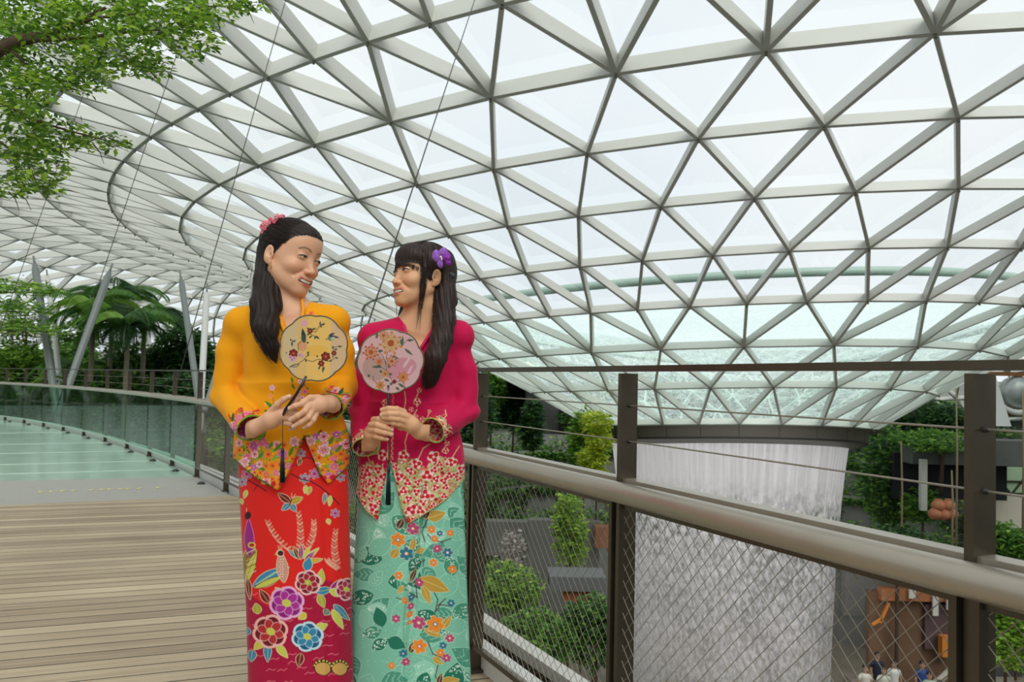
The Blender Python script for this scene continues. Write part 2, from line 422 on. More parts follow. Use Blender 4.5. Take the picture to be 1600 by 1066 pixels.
# wire mesh infill, one net per bay
def net(i):
    p, q = POSTS[i], POSTS[i+1]; L = (q-p).length; d = (q-p)/L; n = Vector((d.y,-d.x,0)); z0, z1 = .115, .845; x0, x1 = .035, L-.035
    mb = MB(); pw, phh = .046, .046; sl = phh/pw
    for s in (1, -1):
        c = -40*phh
        while c < z1 + 40*phh:
            # line z = z0 + c + s*sl*(x-x0)
            pts = []
            for x in (x0, x1):
                pts.append((x, z0 + c + s*sl*(x-x0)*1.0))
            (xa, za), (xb, zb) = pts
            def clip(xa, za, xb, zb):
                if max(za, zb) < z0 or min(za, zb) > z1: return None
                f = lambda z: xa + (z-za)/(zb-za)*(xb-xa)
                if za < z0: xa_, za_ = f(z0), z0
                elif za > z1: xa_, za_ = f(z1), z1
                else: xa_, za_ = xa, za
                if zb < z0: xb_, zb_ = f(z0), z0
                elif zb > z1: xb_, zb_ = f(z1), z1
                else: xb_, zb_ = xb, zb
                return xa_, za_, xb_, zb_
            g = clip(xa, za, xb, zb)
            if g: mb.tube([fin(p + d*g[0] - n*(.018+.0012*s), g[1]), fin(p + d*g[2] - n*(.018+.0012*s), g[3])], .00105, 4, cap=False)
            c += phh
    o = mb.build('wire_mesh', M_wire, rail)
    f = MB(); f.bar(fin(p+d*.03-n*.018, z1), fin(q-d*.03-n*.018, z1), .01, .014); f.build('mesh_frame', M_bronze, rail, smooth=False)
    f = MB(); f.bar(fin(p+d*.03-n*.018, z0), fin(q-d*.03-n*.018, z0), .012, .02); f.build('mesh_frame', M_bronze, rail, smooth=False)
for i in range(2, i310): net(i)
gm = bpy.data.materials.new('green_glass'); gm.use_nodes = True
_N = gm.node_tree.nodes; _L = gm.node_tree.links; _N.clear()
_o = _N.new('ShaderNodeOutputMaterial'); _t = _N.new('ShaderNodeBsdfTransparent'); _g = _N.new('ShaderNodeBsdfGlossy'); _m = _N.new('ShaderNodeMixShader'); _f = facing(_N, _L, .05, .45)
_t.inputs[0].default_value = (.66,.86,.76,1); _g.inputs['Roughness'].default_value = .03
_L.new(_f, _m.inputs[0]); _L.new(_t.outputs[0], _m.inputs[1]); _L.new(_g.outputs[0], _m.inputs[2]); _L.new(_m.outputs[0], _o.inputs[0])
for i in range(i310, len(POSTS)-1):
    p, q = POSTS[i], POSTS[i+1]; L = (q-p).length; d = (q-p)/L; n = Vector((d.y,-d.x,0))
    r = MB(); r.bar(fin(p+d*.03-n*.03, .49), fin(q-d*.03-n*.03, .49), .012, .76); r.build('glass_panel', gm, rail, smooth=False)
    r = MB(); r.bar(fin(p+d*.01-n*.03, .10), fin(q-d*.01-n*.03, .10), .03, .02); r.build('glass_channel', mat('pale_green_channel', srgb(176,196,182), .5), rail, smooth=False)
# ---- deck
def plank_mat():
    m = bpy.data.materials.new('weathered_decking'); m.use_nodes = True; N = m.node_tree.nodes; L = m.node_tree.links; b = N['Principled BSDF']
    c = N.new('ShaderNodeTexCoord'); mp = N.new('ShaderNodeMapping'); L.new(c.outputs['Object'], mp.inputs[0])
    mp.inputs['Rotation'].default_value = (0, 0, -math.atan2(.372, .928)); sp = N.new('ShaderNodeSeparateXYZ'); L.new(mp.outputs[0], sp.inputs[0])
    def M(op, x, y=None, z=None):
        q = N.new('ShaderNodeMath'); q.operation = op
        for i, v in enumerate((x, y, z)):
            if v is None: continue
            if hasattr(v, 'links'): L.new(v, q.inputs[i])
            else: q.inputs[i].default_value = v
        return q.outputs[0]
    w = .118
    yy = M('DIVIDE', sp.outputs[1], w); idx = M('FLOOR', yy); fr = M('FRACT', yy)
    wn_ = N.new('ShaderNodeTexWhiteNoise'); wn_.noise_dimensions = '1D'; L.new(idx, wn_.inputs['W'])
    cx = N.new('ShaderNodeCombineXYZ'); L.new(M('MULTIPLY', sp.outputs[0], 1.0), cx.inputs[0]); L.new(M('MULTIPLY', sp.outputs[1], 26.0), cx.inputs[1]); L.new(idx, cx.inputs[2])
    n = N.new('ShaderNodeTexNoise'); n.inputs['Scale'].default_value = 1.6; n.inputs['Detail'].default_value = 6; L.new(cx.outputs[0], n.inputs['Vector'])
    n2 = N.new('ShaderNodeTexNoise'); n2.inputs['Scale'].default_value = 1.3; n2.inputs['Detail'].default_value = 3; L.new(mp.outputs[0], n2.inputs['Vector'])
    tone = M('ADD', M('ADD', M('MULTIPLY', wn_.outputs['Value'], .32), M('MULTIPLY', n.outputs['Fac'], .46)), M('MULTIPLY', n2.outputs['Fac'], .3))
    r = N.new('ShaderNodeValToRGB'); r.color_ramp.elements[0].position = .3; r.color_ramp.elements[0].color = (*srgb(138,121,98), 1); r.color_ramp.elements[1].position = .8; r.color_ramp.elements[1].color = (*srgb(202,184,154), 1)
    L.new(tone, r.inputs[0])
    # the gap between boards and the fine ribs milled along them
    gap = M('LESS_THAN', M('ABSOLUTE', M('SUBTRACT', fr, .5)), .462)
    mx = N.new('ShaderNodeMix'); mx.data_type = 'RGBA'; L.new(gap, mx.inputs[0]); mx.inputs[6].default_value = (*srgb(62,54,44), 1); L.new(r.outputs[0], mx.inputs[7])
    L.new(mx.outputs[2], b.inputs['Base Color']); b.inputs['Roughness'].default_value = .62; b.inputs['Specular IOR Level'].default_value = .35
    rib = M('SINE', M('MULTIPLY', fr, 2*math.pi*6)); h = M('ADD', M('MULTIPLY', gap, 1.0), M('MULTIPLY', rib, .12))
    bp = N.new('ShaderNodeBump'); bp.inputs['Strength'].default_value = .6; bp.inputs['Distance'].default_value = .006; L.new(h, bp.inputs['Height']); L.new(bp.outputs[0], b.inputs['Normal'])
    return m
RW = 4.6    # bridge width
edge = [fin(p + line_n(i)*.02, 0) for i, p in enumerate(LINE)]; inner = [fin(p - line_n(i)*RW, 0) for i, p in enumerate(LINE)]
# station where the boards stop and where the mat stops
cut1 = gp(360, 774.5); cut0 = gp(0, 790); cut3 = gp(305, 745); cut2 = gp(0, 752)
def strip(name, s0, s1, m, z0, z1):
    """deck piece between two cross lines, clipped by hand: polygons in plan"""
    mb = MB(); P = [Vector((p.x, p.y, deckz(p.y)+z1)) for p in s0]; n = len(P)
    Pb = [Vector((p.x, p.y, deckz(p.y)+z0)) for p in s0]
    mb.add(P + Pb, [tuple(range(n))] + [tuple(range(n, 2*n))[::-1]] + [(i, (i+1) % n, n+(i+1) % n, n+i) for i in range(n)])
    return mb.build(name, m, None, smooth=False)
def on_edge(p):     # index of the closest point of the rail line
    return min(range(len(LINE)), key=lambda i: (Vector((LINE[i].x, LINE[i].y, 0)) - Vector((p.x, p.y, 0))).length)
e1 = on_edge(cut1); e3 = on_edge(cut3)
dirA = (Vector((cut0.x, cut0.y, 0)) - Vector((cut1.x, cut1.y, 0))).normalized(); dirB = (Vector((cut2.x, cut2.y, 0)) - Vector((cut3.x, cut3.y, 0))).normalized()
c1 = Vector((cut1.x, cut1.y, 0)); c3 = Vector((cut3.x, cut3.y, 0))
wood = [LINE[i] + line_n(i)*.03 for i in range(0, e1)] + [c1, c1 + dirA*RW*1.15] + [LINE[i] - line_n(i)*RW for i in range(e1-2, -1, -1)]
fl = strip('floor', wood, None, plank_mat(), -.12, 0); tag(fl, kind='structure')
M_matgrey = mat('grey_speckled_paving', srgb(158,156,148), .75, noise=(60,.12))
mt = strip('floor_threshold', [c1, c3 + (c3-c1)*.0, c3 + dirB*RW*1.15, c1 + dirA*RW*1.15], None, M_matgrey, -.12, .001); mt.name = 'floor.001'; tag(mt, kind='structure')
gl = [c3] + [LINE[i] - line_n(i)*.0 for i in range(e3+1, len(LINE))] + [LINE[i] - line_n(i)*RW for i in range(len(LINE)-1, e3, -1)] + [c3 + dirB*RW*1.15]
M_gfloor = mat('frosted_glass_floor', srgb(178,206,188), .14, spec=.8, noise=(2.4,.10))
gf = strip('floor.002', gl, None, M_gfloor, -.06, 0); tag(gf, kind='structure')
js = MB()
for t in (.9, 2.1, 3.6, 5.6, 8.4):
    i = min(range(e3, len(LINE)), key=lambda i: abs((LINE[i]-c3).length - t)); d_ = dirB.lerp(-line_n(i), .5).normalized()
    js.bar(fin(LINE[i], .002), fin(LINE[i] + d_*RW, .002), .02, .004)
js.build('glass_joint', mat('pale_joint', srgb(190,206,194), .5), gf, smooth=False)
# faded yellow lettering on the threshold, seen from behind and almost edge-on
mk = MB()
for (x0, x1, y) in ((57,72,769.5),(74,88,769),(93,101,768),(111,119,767.5),(139,146,766.5),(155,163,766),(166,175,765.5),(184,191,765),(195,203,764.5),(214,220,764.3),(243,251,763)):
    a_, b_ = gp(x0, y), gp(x1, y-.3); w_ = .05; up_ = Vector((.0, 1, -.013)); k = Vector((0,0,.004))
    for s in (0, 1):      # two strokes of a worn letter, leaning
        p_ = a_.lerp(b_, .1+.45*s); q_ = a_.lerp(b_, .45+.45*s)
        mk.bar(p_ + k - up_*(.05 if s else -.05), q_ + k + up_*(.05 if s else -.05)*(.6), .022, .002)
mk.build('worn_lettering', mat('faded_yellow_paint', srgb(205,196,130), .7), mt, smooth=False)
# edge beams outside the posts and the small uplights standing along them
kb = MB(); ribbon(kb, offs(.055, .035), .05, .13); k1 = kb.build('trim_3', mat('deck_edge_white', srgb(208,208,202), .45, noise=(5,.04)), None, smooth=False); tag(k1, kind='structure')
kb = MB(); ribbon(kb, offs(.36, -.03), .07, .05); ribbon(kb, offs(.22, -.10), .22, .02, 1); ribbon(kb, offs(.40, -.36), .05, .6, 1); k2 = kb.build('trim_4', [M_kerb, mat('brown_gutter_tray', srgb(96,86,74), .6, noise=(4,.1))], None, smooth=False); tag(k2, kind='structure')
under = MB(); ribbon(under, [fin(p - line_n(i)*2.2, -.55) for i, p in enumerate(LINE)], 4.0, .7); u_o = under.build('trim_5', mat('bridge_girder', srgb(120,118,110), .6), None, smooth=False); tag(u_o, kind='structure')
up_src = None
def uplight(p, n, k):
    if k == 0:
        r = empty('deck_uplight', p, math.atan2(n.y, n.x))
        m = MB(); m.lathe([(.0,0),(.045,0),(.045,.010),(.038,.014),(0,.014)], n=16); m.build('base', mat('lamp_black', srgb(48,48,46), .4), r)
        m = MB(); m.ball((0,0,.020), (.026,.036,.014), 10); m.build('lamp_head', mat('lamp_grey', srgb(96,98,98), .3, metal=.6), r)
        return r
    r = up_src.copy(); COL.objects.link(r); r.location = p; r.rotation_euler = (0,0,math.atan2(n.y, n.x))
    for ch in up_src.children: c = ch.copy(); COL.objects.link(c); c.parent = r
    return r
names = []
for k, i in enumerate(range(i310-1, len(POSTS)-7)):
    p = (POSTS[i]+POSTS[i+1])*.5; dd_ = (POSTS[i+1]-POSTS[i]).normalized(); n = Vector((dd_.y,-dd_.x,0))
    r = uplight(fin(p + n*.0 - n*.09, .002), n, k)
    if k == 0: up_src = r
    names.append(r)
orders = ['small black deck light beside the last wire mesh bay of the railing'] + ['black deck light under the %s glass panel left of the wire mesh' % w for w in ('first','second','third','fourth','fifth','sixth','seventh','eighth','ninth','tenth','eleventh')]
for r, l in zip(names, orders): tag(r, l, 'light', 'deck lights along the glass panels')

# ================================================================ PLANTING
def leaf_mat():
    m = bpy.data.materials.new('leaf_green'); m.use_nodes = True; N = m.node_tree.nodes; L = m.node_tree.links; N.clear()
    o = N.new('ShaderNodeOutputMaterial'); d = N.new('ShaderNodeBsdfPrincipled'); t = N.new('ShaderNodeBsdfTranslucent'); mx = N.new('ShaderNodeMixShader'); a = N.new('ShaderNodeVertexColor'); a.layer_name = 'Col'
    d.inputs['Roughness'].default_value = .45; L.new(a.outputs[0], d.inputs['Base Color']); L.new(a.outputs[0], t.inputs[0]); mx.inputs[0].default_value = .42
    L.new(d.outputs[0], mx.inputs[1]); L.new(t.outputs[0], mx.inputs[2]); L.new(mx.outputs[0], o.inputs[0]); return m
M_leaf = leaf_mat()
M_bark = mat('brown_bark', srgb(84,66,50), .85, noise=(20,.2)); M_stem = mat('pale_stem', srgb(150,132,104), .8)
def leaves(name, C, size, pal, parent=None, droop=0.0, asp=.5, flat=.35, loc=None):
    """one mesh of small pointed folded leaves at the points C (n,3)"""
    C = np.asarray(C, float); n = len(C)
    d = rng.normal(size=(n,3)); d[:,2] = d[:,2]*flat - droop; d /= np.linalg.norm(d, axis=1)[:,None]
    w = np.cross(d, rng.normal(size=(n,3))*np.array([.5,.5,.1]) + np.array([0,0,1.0])); w /= np.linalg.norm(w, axis=1)[:,None]
    nn = np.cross(w, d)
    s = size*rng.uniform(.65, 1.3, n)[:,None]
    P = np.stack([C, C + d*s*.5 + w*s*asp*.5 + nn*s*.08, C + d*s, C + d*s*.5 - w*s*asp*.5 + nn*s*.08], 1)
    V = P.reshape(-1,3); Q = np.arange(n*4).reshape(n,4)
    pal = np.array(pal); k = rng.integers(0, len(pal), n); col = pal[k]*rng.uniform(.75,1.25,(n,1))
    col = np.repeat(col, 4, 0)
    if loc is not None: V = V - np.array(loc)
    o = np_mesh(name, V, Q, M_leaf, parent, smooth=False, colors=col)
    if loc is not None and parent is None: o.location = loc
    return o
def in_blobs(blobs, n):
    """points near the surface of ellipsoids: (centre, radii)"""
    w = np.array([b[1][0]*b[1][2] for b in blobs]); k = rng.choice(len(blobs), n, p=w/w.sum())
    c = np.array([b[0] for b in blobs])[k]; r = np.array([b[1] for b in blobs])[k]
    v = rng.normal(size=(n,3)); v /= np.linalg.norm(v, axis=1)[:,None]; return c + v*r*(rng.uniform(.35,1,n)**.4)[:,None]
G_dark = [srgb(58,94,54), srgb(72,114,60), srgb(48,80,50), srgb(88,130,66)]
G_mid = [srgb(94,142,58), srgb(116,162,66), srgb(76,120,54), srgb(138,178,74)]
G_lite = [srgb(142,184,66), srgb(166,204,78), srgb(112,158,58), srgb(184,212,92)]
G_yel = [srgb(206,216,70), srgb(222,226,90), srgb(166,194,66)]

# ---- garden terraces round the water
M_conc = mat('grey_planter_concrete', srgb(112,112,108), .8, noise=(.5,.14))
M_soil = mat('planted_ground', srgb(52,66,40), .95, noise=(.6,.35))
def ring_pt(R, th, z): return AXIS - AX*R*math.cos(th) + PX*R*math.sin(th) + Vector((0,0,z))
TER = [(15.5,-9.6),(19.0,-7.6),(22.5,-5.4),(26.5,-3.2),(31.0,-1.4)]
T0, T1 = math.radians(62), math.radians(298)
for ti, (R, zt) in enumerate(TER):
    mb = MB(); n = 90; zb = TER[ti-1][1]-.6 if ti else -16.5; Rn = TER[ti+1][0]+.3 if ti+1 < len(TER) else 44
    P = []; Fc = []; prof = [(R+.5*0, zb), (R, zt+.55), (R+.3, zt+.55), (R+.3, zt), (Rn, zt)]
    for (r_, z_) in prof:
        for k in range(n+1):
            th = T0 + (T1-T0)*k/n; wob = .9*math.sin(th*5+ti*1.7) + .5*math.sin(th*11+ti); P.append(ring_pt(r_+wob, th, z_))
    for i in range(len(prof)-1):
        for k in range(n): a_ = i*(n+1)+k; Fc.append((a_,a_+1,a_+n+2,a_+n+1))
    mb.add(P, Fc[:3*n], 0); mb.f += [f for f in Fc[3*n:]]; mb.m += [1]*n
    t = mb.build('trim_%d' % (6+ti), [M_conc, M_soil], None, smooth=True); tag(t, kind='structure')
    # planting along the rim, part of it trailing down the wall
    m_ = int(15000 + ti*3500); th = rng.uniform(T0, T1, m_); clump = .5+.5*np.sin(th*23+ti*2)+.35*np.sin(th*57+ti)
    wob = .9*np.sin(th*5+ti*1.7) + .5*np.sin(th*11+ti)
    up = rng.uniform(0, 1, m_)**1.3*(.35+1.15*np.clip(clump, 0, 1.4)); tr = rng.uniform(0,1,m_) < .5
    zz = zt + .45 + np.where(tr, -rng.uniform(0,1,m_)**1.2*(.5+1.7*np.clip(np.sin(th*31+ti*3), 0, 1)), up); rr_ = R + wob + np.where(tr, -.12+rng.uniform(-.2,0.05,m_), rng.uniform(-.1,2.0,m_))
    C = np.stack([AXIS.x - AX.x*rr_*np.cos(th) + PX.x*rr_*np.sin(th), AXIS.y - AX.y*rr_*np.cos(th) + PX.y*rr_*np.sin(th), zz], 1)
    h_ = leaves('terrace_planting', C, .34, G_mid+G_dark+[G_lite[0],G_lite[2]], None, droop=.15, asp=.55)
    tag(h_, 'band of green shrubs and trailing plants on the %s grey planter terrace beyond the railing' % ('lowest','second lowest','middle','second highest','highest')[ti], 'plants', kind='stuff')
vf = MB(); vf.lathe([(0,-16.2),(60,-16.2)], c=(AXIS.x, AXIS.y, 0), n=64); v_ = vf.build('floor.003', mat('valley_floor_stone', srgb(120,112,100), .8, noise=(.7,.2))); tag(v_, kind='structure')
# outer garden ground and enclosing wall added to block light from below
og = MB(); P = []; Fc = []; n = 96
for (r_, z_) in ((27.5,-12),(27.5,-2.6),(52.5,-2.4),(52.5,2.0)):
    for k in range(n+1):
        th = math.radians(-150) + math.radians(88)*k/n; P.append(ring_pt(r_, th, z_))
for i in range(3):
    for k in range(n): a_ = i*(n+1)+k; Fc.append((a_,a_+1,a_+n+2,a_+n+1))
og.add(P, Fc); og_ = og.build('floor.004', M_soil); tag(og_, kind='structure')
ow = MB(); P = []; Fc = []
for (r_, z_) in ((53.5,-14),(53.5,1.1),(54.5,1.1)):
    for k in range(n+1):
        th = 2*math.pi*k/n; P.append(ring_pt(r_, th, z_))
for i in range(2):
    for k in range(n): a_ = i*(n+1)+k; Fc.append((a_,a_+1,a_+n+2,a_+n+1))
ow.add(P, Fc); ow_ = ow.build('wall_outer', mat('outer_wall_grey', srgb(120,122,116), .8, noise=(.3,.1))); tag(ow_, kind='structure')

def shrub(name, label, cat, c, rad, n, size, pal, stem=True, group=None, blobs=None):
    c = Vector(c); gz = -16.2 if (name != 'garden_bush' and c.y < 42) else (-2.5 if name == 'garden_bush' and c.x < -5 else c.z - rad[2] - 2.0); gz = min(gz - (c.z-rad[2]), -rad[2]*.3); r = empty(name, c - Vector((0,0,rad[2])))
    bl = blobs or [((0,0,rad[2]), rad)] + [((rnd.uniform(-.6,.6)*rad[0], rnd.uniform(-.6,.6)*rad[1], rad[2]*rnd.uniform(.6,1.5)), tuple(x*rnd.uniform(.4,.65) for x in rad)) for _ in range(6)]
    leaves('foliage', in_blobs(bl, n), size, pal, r)
    if stem:
        m = MB(); m.tube([(0,0,gz),(rad[0]*.05,0,0),(0,rad[1]*.05,rad[2]*1.3)], [.05*rad[0]+.02,.04*rad[0]+.015,.015], 7); m.build('stem', M_bark, r)
    tag(r, label, cat, group); return r
# trees at the middle distance, right of the women
for (u, v, y, ru, rv, n, s, pal, lab) in (
  (802,622,50,28,52,2600,.42,G_dark,'dark round-crowned tree just right of the pink jacket, beyond the railing'),
  (768,612,48,20,30,1500,.4,G_mid,'slim green tree next to the railing post behind the pink sleeve'),
  (833,668,44,15,44,1500,.36,G_dark,'tall dark green shrub in front of the grey stone hut'),
  (935,640,46,55,45,2600,.4,G_mid,'leafy tree tucked under the left edge of the glass funnel'),
  (912,700,40,22,62,2200,.34,G_mid+G_lite,'slender light green tree left of the yellow-green one'),
  (1385,745,46,40,85,3600,.38,G_dark+G_mid,'tall leafy climber mass beside the right edge of the waterfall'),
  (1450,655,52,60,32,2600,.42,G_dark,'dark shrub under the right rim of the funnel'),
  (1570,850,36,36,34,2000,.3,G_mid,'bushy green shrub right of the nearest railing post'),
  (1585,985,30,40,60,2400,.26,G_lite,'bright green leafy tree low at the right border'),
  (1470,690,43,60,18,2200,.26,G_mid,'long green hedge trailing over the dark grey slab right of the waterfall'),
  (1440,790,44,36,30,1500,.3,G_mid,'green shrub below the dark opening in the grey terrace wall'),
  (800,920,30,50,34,2600,.24,G_mid+G_lite,'broad green bush low behind the wire mesh, right of the teal skirt'),
  (835,1000,28,70,45,3000,.24,G_mid,'spreading green shrub at the bottom behind the wire mesh'),
  (930,985,28,50,60,2800,.24,G_mid+G_dark,'green bush left of the lower waterfall edge'),
  (890,830,34,26,60,1800,.26,G_lite,'narrow bright green climbing plant behind the mesh'),
  (1400,860,38,50,40,2400,.28,G_dark,'dark bushy planting behind the mesh right of the water')):
    sc = y/F; p = at(u, v, y)
    shrub('garden_shrub', lab, 'shrub' if 'tree' not in lab else 'tree', p, (ru*sc, ru*sc, rv*sc), n, s, pal)
# yellow-green tree with stacked round heads
sc = 38/F; p = at(932, 700, 38); bl = [((dx*sc,0,(700-v+62)*sc), (r_*sc, r_*sc, r_*sc*.8)) for dx, v, r_ in ((0,662,24),(4,690,20),(-6,716,22),(2,742,18),(-16,765,16),(14,775,14))]
shrub('garden_tree', 'yellow-green tree with stacked round heads below the left rim of the funnel', 'tree', p, (24*sc,24*sc,62*sc), 2600, .26, G_yel, blobs=bl)
# slender pale trunks seen right of the waterfall
for (u, v0, v1, y, lab) in ((1408,690,840,40,'thin pale tree trunk close to the waterfall\'s right edge'),(1494,600,810,40,'thin pale trunk just left of the nearest railing post, the taller one'),(1487,735,830,38,'short thin trunk left of the nearest railing post'),(1598,610,760,42,'pale bare trunk at the right border')):
    a_, b_ = at(u, v0, y), at(u, v1, y); m = MB(); m.tube([b_-Vector((0,0,2.5)), b_.lerp(a_,.5)+Vector((.05,0,0)), a_], [.055,.045,.03], 7); o = m.build('tree_trunk', M_stem); tag(o, lab, 'tree trunk')
# stone hut left, dark opening and posts right
hp = at(870, 690, 47); sc = 47/F
h = empty('garden_hut', hp); tag(h, 'grey stone garden hut with flat roof half hidden by shrubs, left of the funnel', 'hut')
m = MB(); m.box((0,1.2,1.9), (3.6,2.4,3.0)); m.build('wall', mat('dark_slate', srgb(86,84,84), .8, noise=(2.2,.25,(1,1,.2))), h, smooth=False)
m = MB(); m.box((-.3,.9,3.6), (5.2,3.4,.55)); m.build('roof', mat('hut_roof', srgb(112,124,118), .7), h, smooth=False)
m = MB(); m.box((.3,-.02,1.7), (.45,.06,2.4)); m.build('door', mat('hut_dark', srgb(34,30,30), .7), h, smooth=False)
tw = empty('cream_pavilion', at(823, 622, 54)); tag(tw, 'small cream coloured building between the trees beyond the hut', 'building')  # plain cream walls and roof
m = MB(); m.box((0,0,0), (2.2,2,2.4)); m.build('wall', mat('cream_wall', srgb(214,206,176), .8), tw, smooth=False)
m = MB(); m.lathe([(1.8,1.2),(0,2.4)], n=4); m.build('roof', mat('cream_roof', srgb(196,190,168), .8), tw, smooth=False)
# dark recess in the terrace on the right with white post and clay pots
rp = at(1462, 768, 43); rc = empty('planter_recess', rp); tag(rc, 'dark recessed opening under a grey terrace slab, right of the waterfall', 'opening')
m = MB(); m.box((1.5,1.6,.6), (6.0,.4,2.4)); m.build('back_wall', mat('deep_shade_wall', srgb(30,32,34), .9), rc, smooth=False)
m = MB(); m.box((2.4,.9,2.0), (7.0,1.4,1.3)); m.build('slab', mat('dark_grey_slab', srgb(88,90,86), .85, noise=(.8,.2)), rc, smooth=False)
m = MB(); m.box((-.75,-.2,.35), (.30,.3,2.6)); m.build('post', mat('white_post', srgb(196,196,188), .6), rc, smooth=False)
M_clay = mat('terracotta_clay', srgb(186,120,88), .8, noise=(3,.1))
pots = ((1466,790,'leftmost round clay jar, raised above its neighbours'),(1482,790,'round clay jar on top at the right of the pile'),(1461,803,'lower left clay jar of the pile'),(1474,804,'lower middle clay jar of the pile'),(1486,803,'lower right clay jar of the pile'))
for u, v, lab in pots:
    m = MB(); m.lathe([(0,-.26),(.18,-.26),(.33,-.08),(.33,.08),(.2,.24),(.15,.27),(.19,.31),(.13,.31),(.1,.2)], n=16); o = m.build('clay_jar', M_clay); o.location = at(u, v, 41.5); tag(o, 'terracotta jar beyond the railing: ' + lab, 'jar', 'clay jars on the terrace')
# timber framed kiosk with round sculpture at the right border
kp = at(1590, 615, 52); kk = empty('timber_shelter', kp); tag(kk, 'timber shelter frame with a pale rounded sculpture inside, at the right border', 'shelter')
M_tim = mat('orange_timber', srgb(150,100,58), .7, noise=(3,.15)); m = MB()
for a_, b_ in (((-1.9,0,-1.6),(-1.9,0,1.2)),((2.6,0,-1.6),(2.6,0,1.2)),((-2.2,0,1.2),(3,0,1.2)),((-2.2,0,-1.3),(3,0,-1.3))): m.bar(a_, b_, .25, .25)
m.build('frame', M_tim, kk, smooth=False); m = MB(); m.ball((.1,.2,0), (1.2,.9,1.1), 14); m.build('sculpture', mat('pale_metallic', srgb(176,184,182), .35, metal=.5, noise=(2,.2)), kk)
m = MB(); m.tube([(1.3*math.cos(t/10*math.pi+math.pi)-.2, -.4, 1.2*math.sin(t/10*math.pi+math.pi)) for t in range(11)], [.05,.1,.15,.18,.2,.2,.2,.18,.15,.1,.05], 8); m.build('white_band', mat('white_band', srgb(225,225,220), .5), kk)
m = MB(); m.tube([(-2.7,-.3,-1.9),(-3.4,-.3,2.8)], .12, 8); m.build('prop', M_dark, kk)
st = MB(); st.add([(-.9,0,-1.3),(.9,0,-1.3),(.1,.2,1.6),(-.5,.2,1.5),(0,.8,-1.3),(-.2,.5,1.5)], [(0,1,2,3),(1,4,2),(4,5,2),(0,3,5),(0,5,4),(3,2,5)]); o = st.build('tent_sculpture', mat('white_fabric_tent', srgb(220,222,220), .7), smooth=False); o.location = at(1557, 632, 50); tag(o, 'white pointed fabric sculpture just right of the nearest post', 'sculpture')
# glazed bay with pale wall, right edge
gw = empty('glazed_bay', at(1578, 765, 46)); tag(gw, 'low pale green glazed bay with crossing bars above a cream wall, right border', 'window')
m = MB(); m.box((.2,.3,.5), (3.8,.1,1.4)); m.build('glass', mat('pale_green_pane', srgb(176,200,168), .3, noise=(.9,.15)), gw, smooth=False)
m = MB(); m.box((.2,.3,-1.35), (3.8,.3,1.9)); m.build('wall', mat('cream_low_wall', srgb(206,198,182), .8), gw, smooth=False)
for a_, b_ in (((-1.1,.2,1.2),(.2,.2,-.3)),((.2,.2,-.3),(1.4,.2,1.2)),((-1.7,.2,-.25),(2.1,.2,-.25)),((-1.7,.2,.42),(2.1,.2,.42)),((1.6,.2,1.2),(1,.2,-.3))):
    m = MB(); m.bar(a_, b_, .09, .09); m.build('bar', M_dark, gw, smooth=False)
# lit timber booth, grey wall with a dark hatch, and the visitors below
bp_ = at(1430, 985, 38); bo = empty('food_booth', bp_); tag(bo, 'brown timber booth with orange lit frames on the valley floor, seen through the wire mesh', 'booth')
M_br = mat('brown_booth_wall', srgb(112,84,62), .7, noise=(1.5,.15)); M_or = mat('orange_panel', srgb(216,132,52), .5, noise=(3,.1)); M_mv = mat('mauve_panel', srgb(96,74,78), .7)
m = MB(); m.box((.2,.6,-.45), (4.2,.3,4.1)); m.build('back_wall', M_br, bo, smooth=False)
m = MB(); m.box((.3,.3,1.55), (3.6,.5,.55)); m.build('header', mat('copper_header', srgb(176,112,72), .6, noise=(2,.2)), bo, smooth=False)
m = MB(); m.box((1.3,.3,.1), (1.5,.2,2.0)); m.build('mauve_panel', M_mv, bo, smooth=False)
for a_, b_ in (((-1.6,0,1.9),(-1.6,0,.6)),((-1.2,0,1.9),(-1.2,0,1.1)),((-1.2,0,1.2),(-1.6,0,.3)),((-1.95,0,.2),(-1.5,0,.5))): m = MB(); m.bar(a_, b_, .13, .1); m.build('lit_strip', M_or, bo, smooth=False)
m = MB(); m.box((1.4,-.2,-.6), (.75,.4,.9)); m.build('counter', M_or, bo, smooth=False)
for c_, s_ in (((1.9,-.1,1.25), (1.1,.1,.55)), ((.85,-.1,1.15), (.25,.1,.9)), ((-.2,-.1,1.65), (.3,.1,.4))): m = MB(); m.box(c_, s_); m.build('white_sign', mat('white_board', srgb(216,216,208), .6), bo, smooth=False)
slide = MB(); slide.tube([at(1512,1000,35), at(1498,1020,35), at(1488,1045,35), at(1470,1062,35), at(1445,1080,35)], [.13,.15,.15,.15,.15], 10); o = slide.build('curved_tube_rail', mat('pale_tube', srgb(186,180,170), .4, metal=.3)); tag(o, 'pale curved tube rising beside the booth behind the mesh', 'tube')
gw2 = at(1430, 920, 41); m = MB(); m.box((0,0,0), (7,.5,2.6)); o = m.build('wall_planter', M_conc, None, smooth=False); o.location = gw2; tag(o, kind='structure')
m = MB(); m.box((0,0,0), (.75,.2,.7)); o = m.build('wall_hatch', mat('hatch_dark', srgb(48,48,50), .7), None, smooth=False); o.location = at(1408, 931, 40.6); tag(o, 'dark square hatch in the grey wall above the booth', 'hatch')
